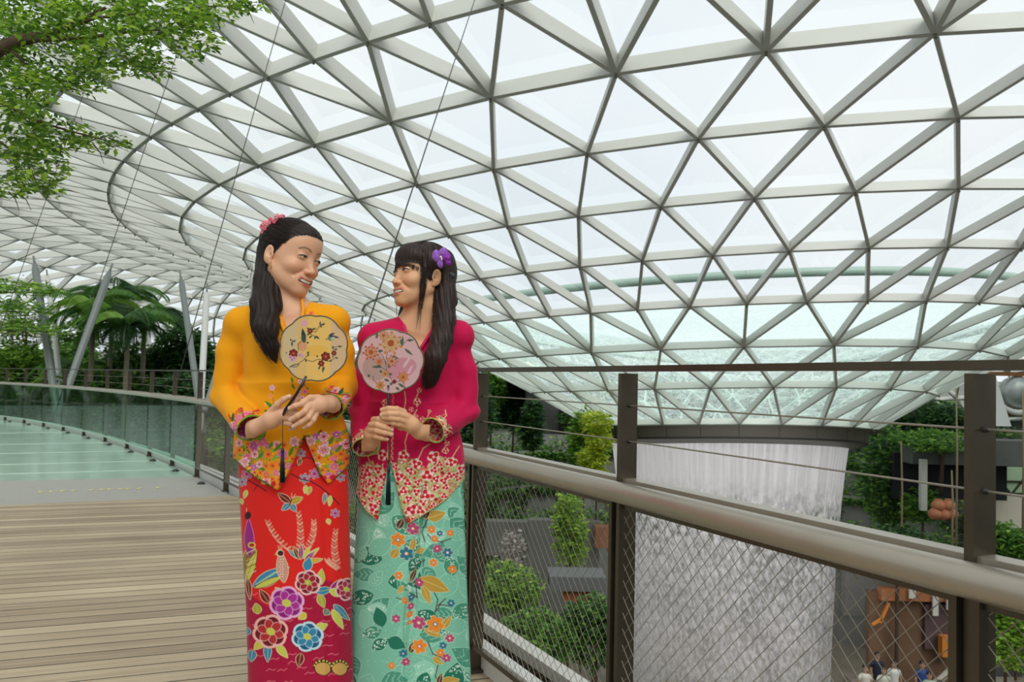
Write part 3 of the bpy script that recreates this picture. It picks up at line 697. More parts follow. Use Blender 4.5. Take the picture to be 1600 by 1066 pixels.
# orange angular sculpture left of the water behind the mesh, with grey canopy
sp_ = at(905, 955, 30); so = empty('rust_sculpture', sp_); tag(so, 'rust orange angular structure among bushes behind the wire mesh, left of the water', 'sculpture')
m = MB(); m.bar((0,0,.55), (.25,0,-.9), .35, .3); m.bar((-.6,0,.55),(.45,0,.6), .3, .35); m.bar((-.5,0,-.5),(.1,0,0), .15, .15); m.build('frame', mat('rust_orange', srgb(168,96,52), .6, noise=(4,.15)), so, smooth=False)
m = MB(); m.box((-.1,.3,1.05), (2.0,1.5,.5)); m.build('grey_canopy', mat('mid_grey_canopy', srgb(104,104,106), .7), so, smooth=False)
for (u,v,y,w_,h_,lab) in ((880,850,38,3.2,2.2,'plain grey planter block behind the mesh, in front of the climbing plant'),(800,840,40,2.6,1.6,'dark grey rock block behind the mesh near the pink jacket'),(950,838,37,1.2,.9,'small rust brown wall panel left of the second post')):
    m = MB(); m.box((0,0,0), (w_,.8,h_)); o = m.build('planter_block', M_conc if 'rust' not in lab else mat('rust_brown', srgb(140,92,66), .7), None, smooth=False); o.location = at(u,v,y); tag(o, lab, 'planter')
# distant visitors on the valley floor
pz = MB(); pz.box((21.5, 36.4, -14.5), (11.0, 7.0, 3.4)); o = pz.build('floor.005', mat('plaza_paving', srgb(140,130,118), .7, noise=(1.2,.12)), None, smooth=False); tag(o, kind='structure')
def visitor(u, v, y, shirt, legs, lab, arm=0):
    y = 12.1*F/(v-591); p = at(u, v, y); r = empty('person', (p.x, y, -12.8)); h = .0
    m = MB(); sk = []
    prof = [(.07,0),(.075,.08),(.085,.4),(.10,.75),(.15,.85),(.17,.95),(.14,1.1),(.18,1.32),(.17,1.40),(.06,1.45),(.055,1.5),(.085,1.56),(.095,1.64),(.08,1.72),(.0,1.76)]
    m.lathe(prof, n=12); 
    for s in (-1,1): m.tube([(s*.17,0,1.38),(s*.25,.0,1.1),(s*.22,-.12,.88)], [.05,.04,.03], 8)
    b_ = m.build('body', mat('skin_far', srgb(190,146,120), .7), r)
    m = MB(); m.lathe([(.16,.88),(.18,.95),(.155,1.1),(.195,1.32),(.185,1.41),(.08,1.46)], n=12)
    for s in (-1,1): m.tube([(s*.16,0,1.39),(s*.24,0,1.2)], [.065,.06], 8)
    m.build('shirt', mat('cloth_%s' % lab.split()[0], shirt, .8), r)
    m = MB(); m.lathe([(.11,.05),(.13,.5),(.175,.9)], n=12); m.build('trousers', mat('legs_%s' % lab.split()[0], legs, .8), r)
    m = MB(); m.ball((0,.02,1.67), (.105,.115,.11), 8); m.build('hair', mat('hair_far', srgb(40,32,30), .7), r)
    tag(r, 'distant person in ' + lab, 'person', 'visitors on the valley floor')
    r.scale = (1.15,1.15,1.15)
for a_ in ((1352,1038,36,srgb(222,216,204),srgb(200,140,112),'cream top, leftmost of the visitors by the booth'),(1371,1018,37,srgb(40,46,66),srgb(38,40,50),'navy clothes in front of the orange frame'),(1381,1040,35,srgb(214,214,200),srgb(90,90,90),'ivory shirt beside the person in navy'),(1397,1030,35,srgb(232,230,222),srgb(110,124,140),'white shirt facing the booth centre'),(1441,1030,37,srgb(52,80,150),srgb(120,120,118),'blue top below the mauve panel'),(1452,1046,35,srgb(176,196,178),srgb(40,60,60),'pale green shirt right of the blue one'),(1469,1060,33,srgb(226,222,214),srgb(90,80,76),'off-white top at the tube\'s foot'),(1493,1028,37,srgb(222,184,184),srgb(110,90,80),'pink top under the nearest post\'s left side')): visitor(*a_)
# small creatures of white flowers behind the mesh
fp = at(800, 862, 33); fl_ = leaves('white_orchids', in_blobs([((0,0,0),(.55,.4,.9))], 260) + np.array(fp), .2, [srgb(222,214,210), srgb(206,190,190), srgb(150,150,140)], None, asp=.8); tag(fl_, 'drift of white flowering plants behind the wire mesh near the pink jacket', 'flowers', kind='stuff')

# ---- left garden beyond the glass panels
for (u, v, y, ru, rv, n, s, pal, lab) in (
  (285,562,27,50,52,4200,.24,G_dark,'dense dark green tree behind the two grey roof props left of the yellow jacket'),
  (225,580,27,60,45,4200,.2,G_dark+G_mid,'dark broadleaf bush below the palms'),
  (95,575,28,60,38,3600,.2,G_mid,'mid green bush at the foot of the leaning prop'),
  (20,570,27,50,40,3600,.17,G_mid+G_lite,'light green bush at the far left behind the glass rail'),
  (120,530,34,34,34,1500,.22,G_mid,'small leafy tree behind the leaning grey prop'),
  (40,515,27,34,26,700,.15,[srgb(120,112,60),srgb(96,104,48),srgb(110,128,60)],'sparse olive bush at the far left below the feathery branches'),
  (320,590,30,40,40,2000,.28,G_dark,'dark shrub partly behind the yellow sleeve'),
  (170,620,25,90,46,5200,.18,G_mid+G_dark,'wide green hedge seen through the middle glass panels'),
  (40,620,27,70,46,4600,.16,G_mid+G_dark,'green hedge seen through the far left glass panels'),
  (285,640,24,60,60,4200,.19,G_dark,'dark hedge seen through the last glass panel before the wire mesh'),
  (400,640,26,60,60,3000,.24,G_dark,'dark planting behind the wire mesh and the yellow sleeve'),
  (560,690,26,60,60,3000,.26,G_dark,'dark planting showing between the two women'),
  (735,650,42,40,60,2400,.36,G_dark,'dark tree mostly behind the pink jacket')):
    sc = y/F; p = at(u, v, y); shrub('garden_bush', lab, 'tree' if 'tree' in lab else 'bush', p, (ru*sc, ru*sc*.8, rv*sc), n, s, pal)
def palm(u, v, y, h, nf, L, lab, pal=G_mid, lean=0):
    top = at(u, v, y); r = empty('palm', top - Vector((lean,0,h))); m = MB()
    m.tube([(0,0,0),(lean*.5,0,h*.5),(lean,0,h)], [.10,.08,.06], 9); m.build('trunk', mat('palm_trunk', srgb(120,112,92), .9, noise=(8,.2,(1,1,6))), r)
    for k in range(nf):
        az = 2*math.pi*k/nf + rnd.uniform(-.3,.3); el = rnd.uniform(.35,1.25); l = L*rnd.uniform(.8,1.15); P = []; d = Vector((math.cos(az),math.sin(az),0)); z = h; x = 0; an = el
        for i in range(12):
            P.append(Vector((lean,0,0)) + d*x + Vector((0,0,z))); x += math.cos(an)*l/11; z += math.sin(an)*l/11; an -= .21
        V = []; Q = []; pc = np.array(pal[k % len(pal)]); C = []
        sd = Vector((-d.y,d.x,0))
        for i in range(1, 12):
            for j in range(4):
                t = (i+j/4)
                if t >= 11: continue
                a_ = P[int(t)].lerp(P[min(int(t)+1,11)], t-int(t)); wl = l*.26*math.sin(math.pi*min(1,t/11*.85+.12))
                for s in (-1,1):
                    tip = a_ + sd*s*wl + d*wl*.45 - Vector((0,0,wl*.55)); w = Vector((0,0,1)).cross((tip-a_)).normalized()*.025
                    b0 = len(V); V += [a_-w, a_.lerp(tip,.5)-w*1.1+Vector((0,0,.02)), tip, a_.lerp(tip,.5)+w*1.1+Vector((0,0,.02))]; Q.append((b0,b0+1,b0+2,b0+3)); C += [pc*rnd.uniform(.7,1.3)]*4
        b0 = len(V)
        for i in range(12):
            V += [P[i]-sd*.02, P[i]+sd*.02]; C += [pc]*2
            if i: Q.append((b0+2*i-2, b0+2*i-1, b0+2*i+1, b0+2*i))
        np_mesh('frond', V, Q, M_leaf, r, smooth=False, colors=np.array(C))
    tag(r, lab, 'palm'); return r
palm(146,486,24,5.0,15,1.9,'slim palm with arching fronds left of the other palms', G_mid)
palm(200,512,23.5,4.2,15,1.8,'full palm in the middle of the palm group behind the glass rail', G_mid+G_dark)
palm(176,470,26,5.6,14,2.0,'tallest palm whose crown reaches the leaning prop', G_mid+G_dark)
palm(226,498,25,4.8,14,1.9,'right-hand palm of the group with drooping tips', G_dark+G_mid)
palm(118,585,26,3.2,14,1.8,'low palm with pale fronds just above the glass rail', G_mid)
# feathery branches at the far left
for (u, v, L, lab) in ((20,455,.9,'upper feathery green branch reaching in from the far left'),(10,485,.95,'middle feathery branch at the far left'),(25,515,.8,'lower feathery branch at the far left')):
    a_ = at(u-90, v+6, 22); b_ = at(u+60, v+4, 22); C = []
    for i in range(700): t = rnd.random(); p = a_.lerp(b_, t) + Vector((0, rnd.gauss(0,.45), .2*math.sin(t*3) + rnd.gauss(0,.13*(1.1-t*.5)))); C.append(p)
    r = empty('feathery_branch', a_); o = leaves('foliage', np.array(C)-np.array(a_), .25, G_lite+G_mid, r, asp=.18, flat=.25)
    m = MB(); m.tube([Vector((0,0,0)), (b_-a_)*.5+Vector((0,0,.06)), b_-a_], [.035,.022,.008], 5); m.build('twig', M_bark, r); tag(r, lab, 'branch')
# roof props
M_prop = mat('grey_steel_prop', srgb(124,130,126), .45, metal=.2); M_propw = mat('white_steel_prop', srgb(206,206,200), .5)
for (u0,v0,u1,v1,y,w,m_,lab) in ((54,412,84,610,24,11,M_prop,'leftmost dark grey roof prop'),(74,432,94,600,26,8,M_propw,'white roof prop beside the leftmost dark one'),(171,425,108,600,22,11,M_prop,'grey roof prop leaning to the left with a cable beside it'),(196,452,248,570,30,8,M_propw,'short pale roof prop leaning right behind the palms'),(283,437,310,625,21,9.5,M_prop,'dark grey roof prop left of the yellow jacket'),(323,458,314,625,19,9.5,M_propw,'white upright roof prop next to the yellow sleeve'),(345,560,325,625,17,8,M_prop,'short grey strut meeting the white prop at the rail')):
    a_, b_ = at(u0,v0,y), at(u1,v1,y*.92); r_ = w/2/F*y; d = (a_-b_); m = MB()
    m.tube([b_ - d*.25, b_, b_+d*.94, a_], [r_, r_, r_, r_*.55], 14); r = m.build('roof_prop', m_); tag(r, lab, 'column')
    m = MB(); m.tube([a_, a_+d.normalized()*.28], r_*.3, 8); m.build('pin_head', M_prop, r)
# hanging cables
for k, (B, T, rad, lab) in enumerate(((at(500,735,6.5), at(762,-62,16.5), .0085, 'thick steel cable rising behind and between the two women'),(at(249,697,12.4), at(464,-62,17), .008, 'steel cable passing left of the yellow jacket'),(at(80,663,18.5), at(305,0,18), .008, 'thin steel cable rising from the middle glass panels'),(at(-3,525,21), at(147,100,20), .0075, 'thin steel cable at the far left'))):
    m = MB(); m.tube([B, B.lerp(T,.5), T], rad, 6); o = m.build('hanging_cable', mat('dark_cable', srgb(70,68,60), .5, metal=.5)); tag(o, lab, 'cable')
# ---- overhanging branch, top left
BL = [(60,18,80,40,0),(150,18,80,42,.1),(250,22,70,38,-.1),(298,58,42,34,0),(330,14,48,22,.15),(388,8,32,10,.1),(180,78,66,40,-.1),(80,88,88,48,.2),(232,104,34,18,0),(40,142,48,36,-.2),(22,200,50,50,0),(92,210,50,24,.1),(158,222,50,13,.1),(62,258,44,40,-.1),(20,290,38,18,0),(84,296,12,16,0),(128,128,40,20,.1),(8,60,40,60,.3)]
DB = 4.2
br = empty('overhanging_branch', at(-60, 110, DB)); org = np.array(br.location)
tag(br, 'bright green leafy tree branch hanging into the top left corner', 'tree branch')
C = []
tot = sum(b[2]*b[3] for b in BL)
for (u, v, ru, rv, dz) in BL:
    for _ in range(int(8200*ru*rv/tot)):
        a_ = rnd.uniform(0, 2*math.pi); q = math.sqrt(rnd.random()); C.append(at(u+ru*q*math.cos(a_)*1.05, v+rv*q*math.sin(a_)*1.08, DB + dz*1.5 + rnd.gauss(0,.22)))
leaves('foliage', np.array([tuple(c) for c in C]) - org, .043, [srgb(112,156,44),srgb(84,126,38),srgb(146,186,54),srgb(70,106,34),srgb(166,200,70),srgb(98,142,40)], br, asp=.46, droop=.15)
def twig(pts, r0, r1, nm='limb'):
    P = [at(u, v, DB+d) - br.location for u, v, d in pts]; m = MB(); k = len(P); m.tube(P, [r0+(r1-r0)*i/(k-1) for i in range(k)], 7); m.build(nm, M_bark, br)
twig([(-700,330,-.2),(-420,235,-.1),(-200,160,0),(-60,110,0),(0,76,0),(30,63,0),(62,58,.05),(95,48,.1),(130,30,.1),(165,12,.1)], .060, .008)
twig([(30,63,0),(80,62,-.05),(140,58,0),(200,50,0),(260,46,.0),(310,40,.05)], .014, .003)
twig([(10,70,0),(30,90,0),(50,112,.05),(62,140,.05)], .010, .003)
twig([(95,48,.1),(150,28,0),(230,20,0),(330,10,.1),(400,8,.1)], .009, .002)
twig([(-40,150,.0),(0,160,0),(60,190,.0),(110,205,.05),(175,222,.1),(200,222,.1)], .010, .002)
twig([(-40,200,.0),(0,222,0),(40,250,.0),(60,290,0)], .009, .002)
_e = at(-700,330,DB-.2) - br.location; m = MB(); m.tube([_e, _e+Vector((-.5,.1,-.9)), _e+Vector((-.8,.1,-2.4)), _e+Vector((-.85,.1,-3.6))], [.06,.09,.11,.14], 10); m.build('trunk', M_bark, br)
for _ in range(34):
    b_ = rnd.choice(BL); u, v = b_[0]+rnd.uniform(-.6,.6)*b_[2], b_[1]+rnd.uniform(-.6,.6)*b_[3]; a_ = rnd.uniform(-.6,.9)
    twig([(u,v,b_[4]),(u+16*math.cos(a_),v+16*math.sin(a_),b_[4]+.02),(u+34*math.cos(a_+.2),v+34*math.sin(a_+.2),b_[4])], .004, .0012, 'twig')

# ================================================================ FIGURES: modelling tools
f32 = np.float32
def smin(a, b, k):
    h = np.clip(.5 + .5*(b-a)/k, 0, 1); return b*(1-h) + a*h - k*h*(1-h)
def smax(a, b, k): return -smin(-a, -b, k)
def s_ell(P, c, r, R=None):
    q = P - np.array(c, f32)
    if R is not None: q = q @ np.array(R, f32)
    r = np.array(r, f32); k0 = np.sqrt(((q/r)**2).sum(-1)) + 1e-6; k1 = np.sqrt(((q/(r*r))**2).sum(-1)) + 1e-6
    return k0*(k0-1)/k1
def s_cap(P, a, b, ra, rb=None):
    rb = ra if rb is None else rb; a = np.array(a, f32); b = np.array(b, f32); d = b-a
    t = np.clip(((P-a) @ d)/max(float(d @ d), 1e-9), 0, 1); q = P - a - t[..., None]*d
    return np.sqrt((q*q).sum(-1)) - (ra + (rb-ra)*t)
def chain(P, pts, rads, k=.006, d=None):
    for i in range(len(pts)-1):
        e = s_cap(P, pts[i], pts[i+1], rads[i], rads[i+1]); d = e if d is None else smin(d, e, k)
    return d
def nets(fn, lo, hi, h):
    """surface nets over a box: returns vertices and quads"""
    lo = np.array(lo, float); hi = np.array(hi, float); n = np.ceil((hi-lo)/h).astype(int)+1
    ax = [lo[i] + h*np.arange(n[i]) for i in range(3)]
    G = np.empty(tuple(n), f32)
    step = max(1, int(1.2e6/(n[1]*n[2])))
    for s in range(0, n[0], step):
        X, Y, Z = np.meshgrid(ax[0][s:s+step], ax[1], ax[2], indexing='ij')
        G[s:s+step] = fn(np.stack([X, Y, Z], -1).reshape(-1, 3).astype(f32)).reshape(X.shape)
    S = G < 0; c = tuple(m-1 for m in n); acc = np.zeros(c+(3,), f32); cnt = np.zeros(c, f32)
    for axis in range(3):
        o1, o2 = [a for a in range(3) if a != axis]
        A = G.take(range(n[axis]-1), axis); B = G.take(range(1, n[axis]), axis); sa = A < 0; sb = B < 0; x = sa != sb
        t = np.where(x, A/np.where(x, A-B, 1), 0)
        for i in (0, 1):
            for j in (0, 1):
                sl = [slice(None)]*3; sl[o1] = slice(i, i+c[o1]); sl[o2] = slice(j, j+c[o2]); sl = tuple(sl)
                m = x[sl].astype(f32); cnt += m; acc[..., axis] += m*t[sl]; acc[..., o1] += m*i; acc[..., o2] += m*j
    act = cnt > 0; ids = np.full(c, -1, np.int64); ids[act] = np.arange(act.sum())
    I = np.argwhere(act); V = lo + (I + acc[act]/cnt[act][:, None])*h
    Q = []
    for axis in range(3):
        o1, o2 = [(1, 2), (2, 0), (0, 1)][axis]
        A = S.take(range(n[axis]-1), axis); B = S.take(range(1, n[axis]), axis); x = A != B
        sl = [slice(None)]*3; sl[o1] = slice(1, n[o1]-1); sl[o2] = slice(1, n[o2]-1)
        E = np.argwhere(x[tuple(sl)]); 
        if not len(E): continue
        E[:, o1] += 1; E[:, o2] += 1; inside = A[tuple(E.T)]
        def cid(d1, d2): q = E.copy(); q[:, o1] += d1; q[:, o2] += d2; return ids[tuple(q.T)]
        a, b, cc, d = cid(-1,-1), cid(0,-1), cid(0,0), cid(-1,0)
        q = np.where(inside[:, None], np.stack([a,b,cc,d],1), np.stack([d,cc,b,a],1)); Q.append(q)
    Q = np.concatenate(Q); return V, Q[(Q >= 0).all(1)]
def relax(V, Q, it=1, lam=.5):
    for _ in range(it):
        A = np.zeros_like(V); c = np.zeros(len(V))
        for i in range(4):
            for j in (1, 3): np.add.at(A, Q[:, i], V[Q[:, (i+j) % 4]]); np.add.at(c, Q[:, i], 1)
        V = V*(1-lam) + lam*A/np.maximum(c, 1)[:, None]
    return V
def subdivide(V, Q, sel):
    """split the selected quads in four (linear)"""
    S = Q[sel]; K = Q[~sel]; E = np.stack([S, np.roll(S, -1, 1)], -1).reshape(-1, 2); E = np.sort(E, 1)
    U, inv = np.unique(E[:, 0]*len(V) + E[:, 1], return_inverse=True); inv = inv.reshape(-1, 4) + len(V)
    M = (V[U//len(V)] + V[U % len(V)])/2; C = V[S].mean(1); ci = len(V)+len(U)+np.arange(len(S))
    N = [np.stack([S[:, i], inv[:, i], ci, inv[:, (i-1) % 4]], 1) for i in range(4)]
    return np.concatenate([V, M, C]), np.concatenate([K] + N)
class Canvas:
    """a cloth design, drawn in its own plane; units are design units, ss samples per unit"""
    def __init__(s, x0, y0, x1, y1, ss, base):
        s.x0, s.y0, s.ss = x0, y0, ss; s.W = int((x1-x0)*ss); s.H = int((y1-y0)*ss)
        s.img = np.ones((s.H, s.W, 3), f32)*np.array(base, f32)
    def win(s, x0, y0, x1, y1):
        a = max(0, int((x0-s.x0)*s.ss)); b = min(s.W, int((x1-s.x0)*s.ss)+1); c = max(0, int((y0-s.y0)*s.ss)); d = min(s.H, int((y1-s.y0)*s.ss)+1)
        if a >= b or c >= d: return None
        X, Y = np.meshgrid(s.x0+(np.arange(a, b)+.5)/s.ss, s.y0+(np.arange(c, d)+.5)/s.ss); return (slice(c, d), slice(a, b)), X, Y
    def put(s, w, sd, col, a=1.0):
        m = np.clip(.5 - sd*s.ss*.8, 0, 1)[..., None]*a; s.img[w] = s.img[w]*(1-m) + np.array(col, f32)*m
    def ell(s, cx, cy, rx, ry, rot=0, col=(1,1,1), a=1.0):
        R = max(rx, ry)+1; w = s.win(cx-R, cy-R, cx+R, cy+R)
        if w is None: return
        sl, X, Y = w; X = X-cx; Y = Y-cy; c, n = math.cos(rot), math.sin(rot); u = X*c+Y*n; v = -X*n+Y*c
        s.put(sl, (np.sqrt((u/rx)**2+(v/ry)**2)-1)*min(rx, ry), col, a)
    def line(s, pts, wd, col, w2=None):
        for i in range(len(pts)-1):
            (ax, ay), (bx, by) = pts[i], pts[i+1]; w = s.win(min(ax,bx)-wd-1, min(ay,by)-wd-1, max(ax,bx)+wd+1, max(ay,by)+wd+1)
            if w is None: continue
            sl, X, Y = w; dx, dy = bx-ax, by-ay; t = np.clip(((X-ax)*dx+(Y-ay)*dy)/(dx*dx+dy*dy+1e-9), 0, 1)
            r = wd/2 if w2 is None else wd/2 + (w2-wd)/2*(t+i)/(len(pts)-1)
            s.put(sl, np.hypot(X-ax-t*dx, Y-ay-t*dy)-r, col)
    def leaf(s, x0, y0, x1, y1, wd, col, edge=None, vein=None, ew=.7):
        L = math.hypot(x1-x0, y1-y0); R = L+wd; w = s.win(min(x0,x1)-wd, min(y0,y1)-wd, max(x0,x1)+wd, max(y0,y1)+wd)
        if w is None: return
        sl, X, Y = w; ux, uy = (x1-x0)/L, (y1-y0)/L; u = ((X-x0)*ux+(Y-y0)*uy)/L; v = -(X-x0)*uy+(Y-y0)*ux
        half = wd/2*np.sin(np.pi*np.clip(u, 0, 1)**.8); sd = np.where((u < 0) | (u > 1), 50.0, np.abs(v)-half)
        if edge is not None: s.put(sl, sd-ew, edge)
        s.put(sl, sd, col)
        if vein is not None: s.line([(x0, y0), (x0+(x1-x0)*.85, y0+(y1-y0)*.85)], .7, vein)
    def flower(s, cx, cy, r, n, col, edge=None, inner=None, mid=None, rot=0, depth=.3, ew=.9, sx=1.0):
        w = s.win(cx-r-2, cy-r-2, cx+r+2, cy+r+2)
        if w is None: return
        sl, X, Y = w; X = (X-cx)/sx; Y = Y-cy; rr = np.hypot(X, Y); th = np.arctan2(Y, X)+rot
        out = r*(1-depth+depth*np.abs(np.cos(n*th/2))**.7)
        if edge is not None: s.put(sl, rr-out, edge); s.put(sl, rr-out+ew, col)
        else: s.put(sl, rr-out, col)
        if inner is not None:
            s.put(sl, rr-out*.66, np.array(inner)); s.put(sl, rr-out*.58, np.array(col)*.6+np.array(inner)*.4)
            if r > 9:   # petal veins
                vs = np.where((rr < out*.95) & (rr > out*.3), np.abs(np.sin(th*n*2.5+.4))*rr*.16-.35, 50.0); s.put(sl, vs, inner, .45)
        if mid is not None: s.ell(cx, cy, r*.26*sx, r*.24, 0, mid)
    def sample(s, u, v):
        x = np.clip((u-s.x0)*s.ss-.5, 0, s.W-1.001); y = np.clip((v-s.y0)*s.ss-.5, 0, s.H-1.001); i = x.astype(int); j = y.astype(int); a = (x-i)[:, None]; b = (y-j)[:, None]; I = s.img
        return (I[j, i]*(1-a)+I[j, i+1]*a)*(1-b) + (I[j+1, i]*(1-a)+I[j+1, i+1]*a)*b
def design(P, d):
    """cloth coordinates of points, laid out square-on in a plane d metres ahead"""
    b = (np.asarray(P, float) - np.array([0, 0, EYE])); t = b[:, 2]/d; c, n = math.cos(PITCH), math.sin(PITCH); w = c + t*n
    X = F*(b[:, 0]/d)/w; Y = -F*(t*c - n)/w; c, s = math.cos(ROLL), math.sin(ROLL); return 800 + X*c - Y*s, 533 + X*s + Y*c
# ---------------------------------------------------------------- head
def Rxyz(yaw, pitch, roll):
    return np.array(Matrix.Rotation(yaw, 3, 'Z') @ Matrix.Rotation(pitch, 3, 'X') @ Matrix.Rotation(roll, 3, 'Y'))
UPL = [(-.0335,-.0715,-.0530),(-.0225,-.0868,-.0618),(-.0090,-.0930,-.0652),(0,-.0938,-.0660),(.0090,-.0930,-.0652),(.0225,-.0868,-.0618),(.0335,-.0715,-.0530)]
LOL = [(-.0335,-.0715,-.0535),(-.0245,-.0845,-.0695),(-.0120,-.0900,-.0790),(0,-.0915,-.0812),(.0120,-.0900,-.0790),(.0245,-.0845,-.0695),(.0335,-.0715,-.0535)]
def head_sdf(L):
    """L: points in head space (metres). face looks along -Y"""
    A = np.abs(L[:, 0]); M = np.stack([A, L[:, 1], L[:, 2]], 1).astype(f32)      # mirrored
    d = s_ell(L, (0,.014,.030), (.072,.090,.077))
    d = smin(d, s_ell(L, (0,-.026,-.020), (.0625,.062,.076)), .03)
    d = smin(d, s_ell(L, (0,-.030,-.066), (.049,.050,.044)), .02)
    d = smin(d, s_cap(M, (.052,.002,-.052), (.014,-.066,-.098), .015, .013), .025)
    d = smin(d, s_ell(L, (0,-.074,-.099), (.016,.013,.013)), .02)
    d = smin(d, s_ell(M, (.036,-.058,-.033), (.025,.024,.020)), .016)          # raised cheek
    d = smin(d, s_ell(L, (0,-.046,.046), (.056,.044,.048)), .03)
    d = smin(d, s_ell(L, (0,-.070,-.070), (.034,.0195,.024)), .016)              # muzzle under the lips
    # eye hollow
    d = smax(d, -s_ell(M, (.032,-.0945,.001), (.0175,.0125,.0115)), .012)
    # nose
    d = smin(d, s_cap(L, (0,-.0795,.004), (0,-.0965,-.036), .0062, .0082), .010)
    d = smin(d, s_ell(L, (0,-.1005,-.0405), (.0095,.0090,.0080)), .006)
    d = smin(d, s_ell(M, (.0118,-.0905,-.0425), (.0072,.0090,.0068)), .005)
    d = smax(d, -s_ell(M, (.0062,-.0955,-.0505), (.0034,.0050,.0038)), .003)
    # eyelids round the eyeball, narrowed by the smile
    lid = s_ell(M, (.0315,-.0745,-.0005), (.0160,.0128,.0125)); slit = s_ell(M, (.0320,-.0860,-.0008), (.0150,.0120,.0020))
    d = smin(d, lid, .005); d = smax(d, -slit, .0016)
    # mouth: lips, opening
    lip = None
    for a, b in zip(UPL[:-1], UPL[1:]): e = s_cap(L, a, b, .0026 if abs(a[0]) > .02 else .0032); lip = e if lip is None else smin(lip, e, .004)
    for a, b in zip(LOL[:-1], LOL[1:]): lip = smin(lip, s_cap(L, a, b, .0030 if abs(a[0]) > .015 else .0042), .003)
    d = smin(d, lip, .0045)
    d = smax(d, -s_ell(L, (0,-.0800,-.0705), (.0290,.0215,.0078)), .002)
    # smile line
    d = smax(d, -s_cap(M, (.0235,-.0865,-.043), (.0395,-.0710,-.060), .0022), .008)
    # ear
    ear = s_ell(M, (.0735,.012,-.014), (.0095,.0165,.0285)); ear = smax(ear, -s_ell(M, (.0850,.0075,-.008), (.0100,.0100,.0175)), .003); ear = smax(ear, -s_ell(M, (.0780,.0030,-.016), (.0060,.0060,.0075)), .003)
    ear = smin(ear, s_ell(M, (.0715,.004,-.038), (.0055,.0075,.0085)), .006); ear = smin(ear, s_ell(M, (.0745,-.0025,-.016), (.003,.004,.006)), .003)
    return smin(d, ear, .006)
def head_color(L, base, lipc, brow):
    n = len(L); C = np.ones((n, 3))*np.array(base); A = np.stack([np.abs(L[:, 0]), L[:, 1], L[:, 2]], 1).astype(f32)
    def mix(w, c): nonlocal C; w = np.clip(w, 0, 1)[:, None]; C = C*(1-w) + np.array(c)*w
    mix(.22*np.exp(-((A-np.array([.040,-.075,-.032]))**2).sum(1)/.02**2), srgb(206,112,88))    # rosy cheeks
    mix(.25*np.exp(-((A-np.array([0,-.100,-.042]))**2).sum(1)/.012**2), srgb(208,120,98))
    F2 = L.astype(f32).copy(); F2[:, 1] = 0; A2 = A.copy(); A2[:, 1] = 0; front = np.clip((-.052-L[:, 1])/.006, 0, 1)
    def d2(P, pts, r): 
        e = None
        for a, b in zip(pts[:-1], pts[1:]): q = s_cap(P, (a[0],0,a[2]), (b[0],0,b[2]), r); e = q if e is None else np.minimum(e, q)
        return e
    tr = lambda Z: [(-.0285, 0, Z[0][2]*.35+Z[1][2]*.65)] + Z[1:-1] + [(.0285, 0, Z[0][2]*.35+Z[1][2]*.65)]
    lip = np.minimum(d2(F2, tr(UPL), .0026), d2(F2, tr(LOL), .0038)); mix(.8*np.clip(.5 - lip/.0016, 0, 1)*front*np.clip((.0320-A[:, 0])/.006, 0, 1), lipc)
    inner = s_ell(L.astype(f32), (0,-.0765,-.0705), (.0290,.0175,.0084)); mix(.5 - inner/.001, srgb(84,28,28))
    bp = [(.0125,0,.0185),(.024,0,.0245),(.036,0,.0250),(.0465,0,.0190)]; fib = .8+.2*np.sin(A[:, 0]*2600+A[:, 2]*1800); mix(.85*np.clip(.75 - d2(A2, bp, .0019)/.0020, 0, 1)*fib*front, brow)
    mix(.55*np.exp(-(s_ell(A2, (.0315,0,.004), (.016,1,.006))/.003)**2)*front, np.array(base)*.72)
    return C
M_skin = mat('skin', srgb(206,158,126), .48, attr=True, spec=.38, sss=.10, bump=(420, .05))
M_hair = mat('dark_brown_hair', srgb(34,23,18), .55, spec=.28, noise=(60,.35)); M_hair2 = mat('brown_black_hair', srgb(42,27,20), .5, spec=.32, noise=(60,.4))
M_eye = mat('eye_white', srgb(206,196,188), .25); M_iris = mat('dark_iris', srgb(34,20,16), .12); M_teeth = mat('teeth', srgb(232,224,208), .22); M_nail = mat('nail', srgb(222,176,160), .25)
def hairline(L, tab):
    ph = np.degrees(np.arctan2(np.abs(L[:, 0]), -(L[:, 1]-.01))); T_ = np.array(tab); z = np.interp(ph, T_[:, 0], T_[:, 1])
    return z + .0009*np.sin(ph*1.9) + .0006*np.sin(ph*4.3) - L[:, 2]
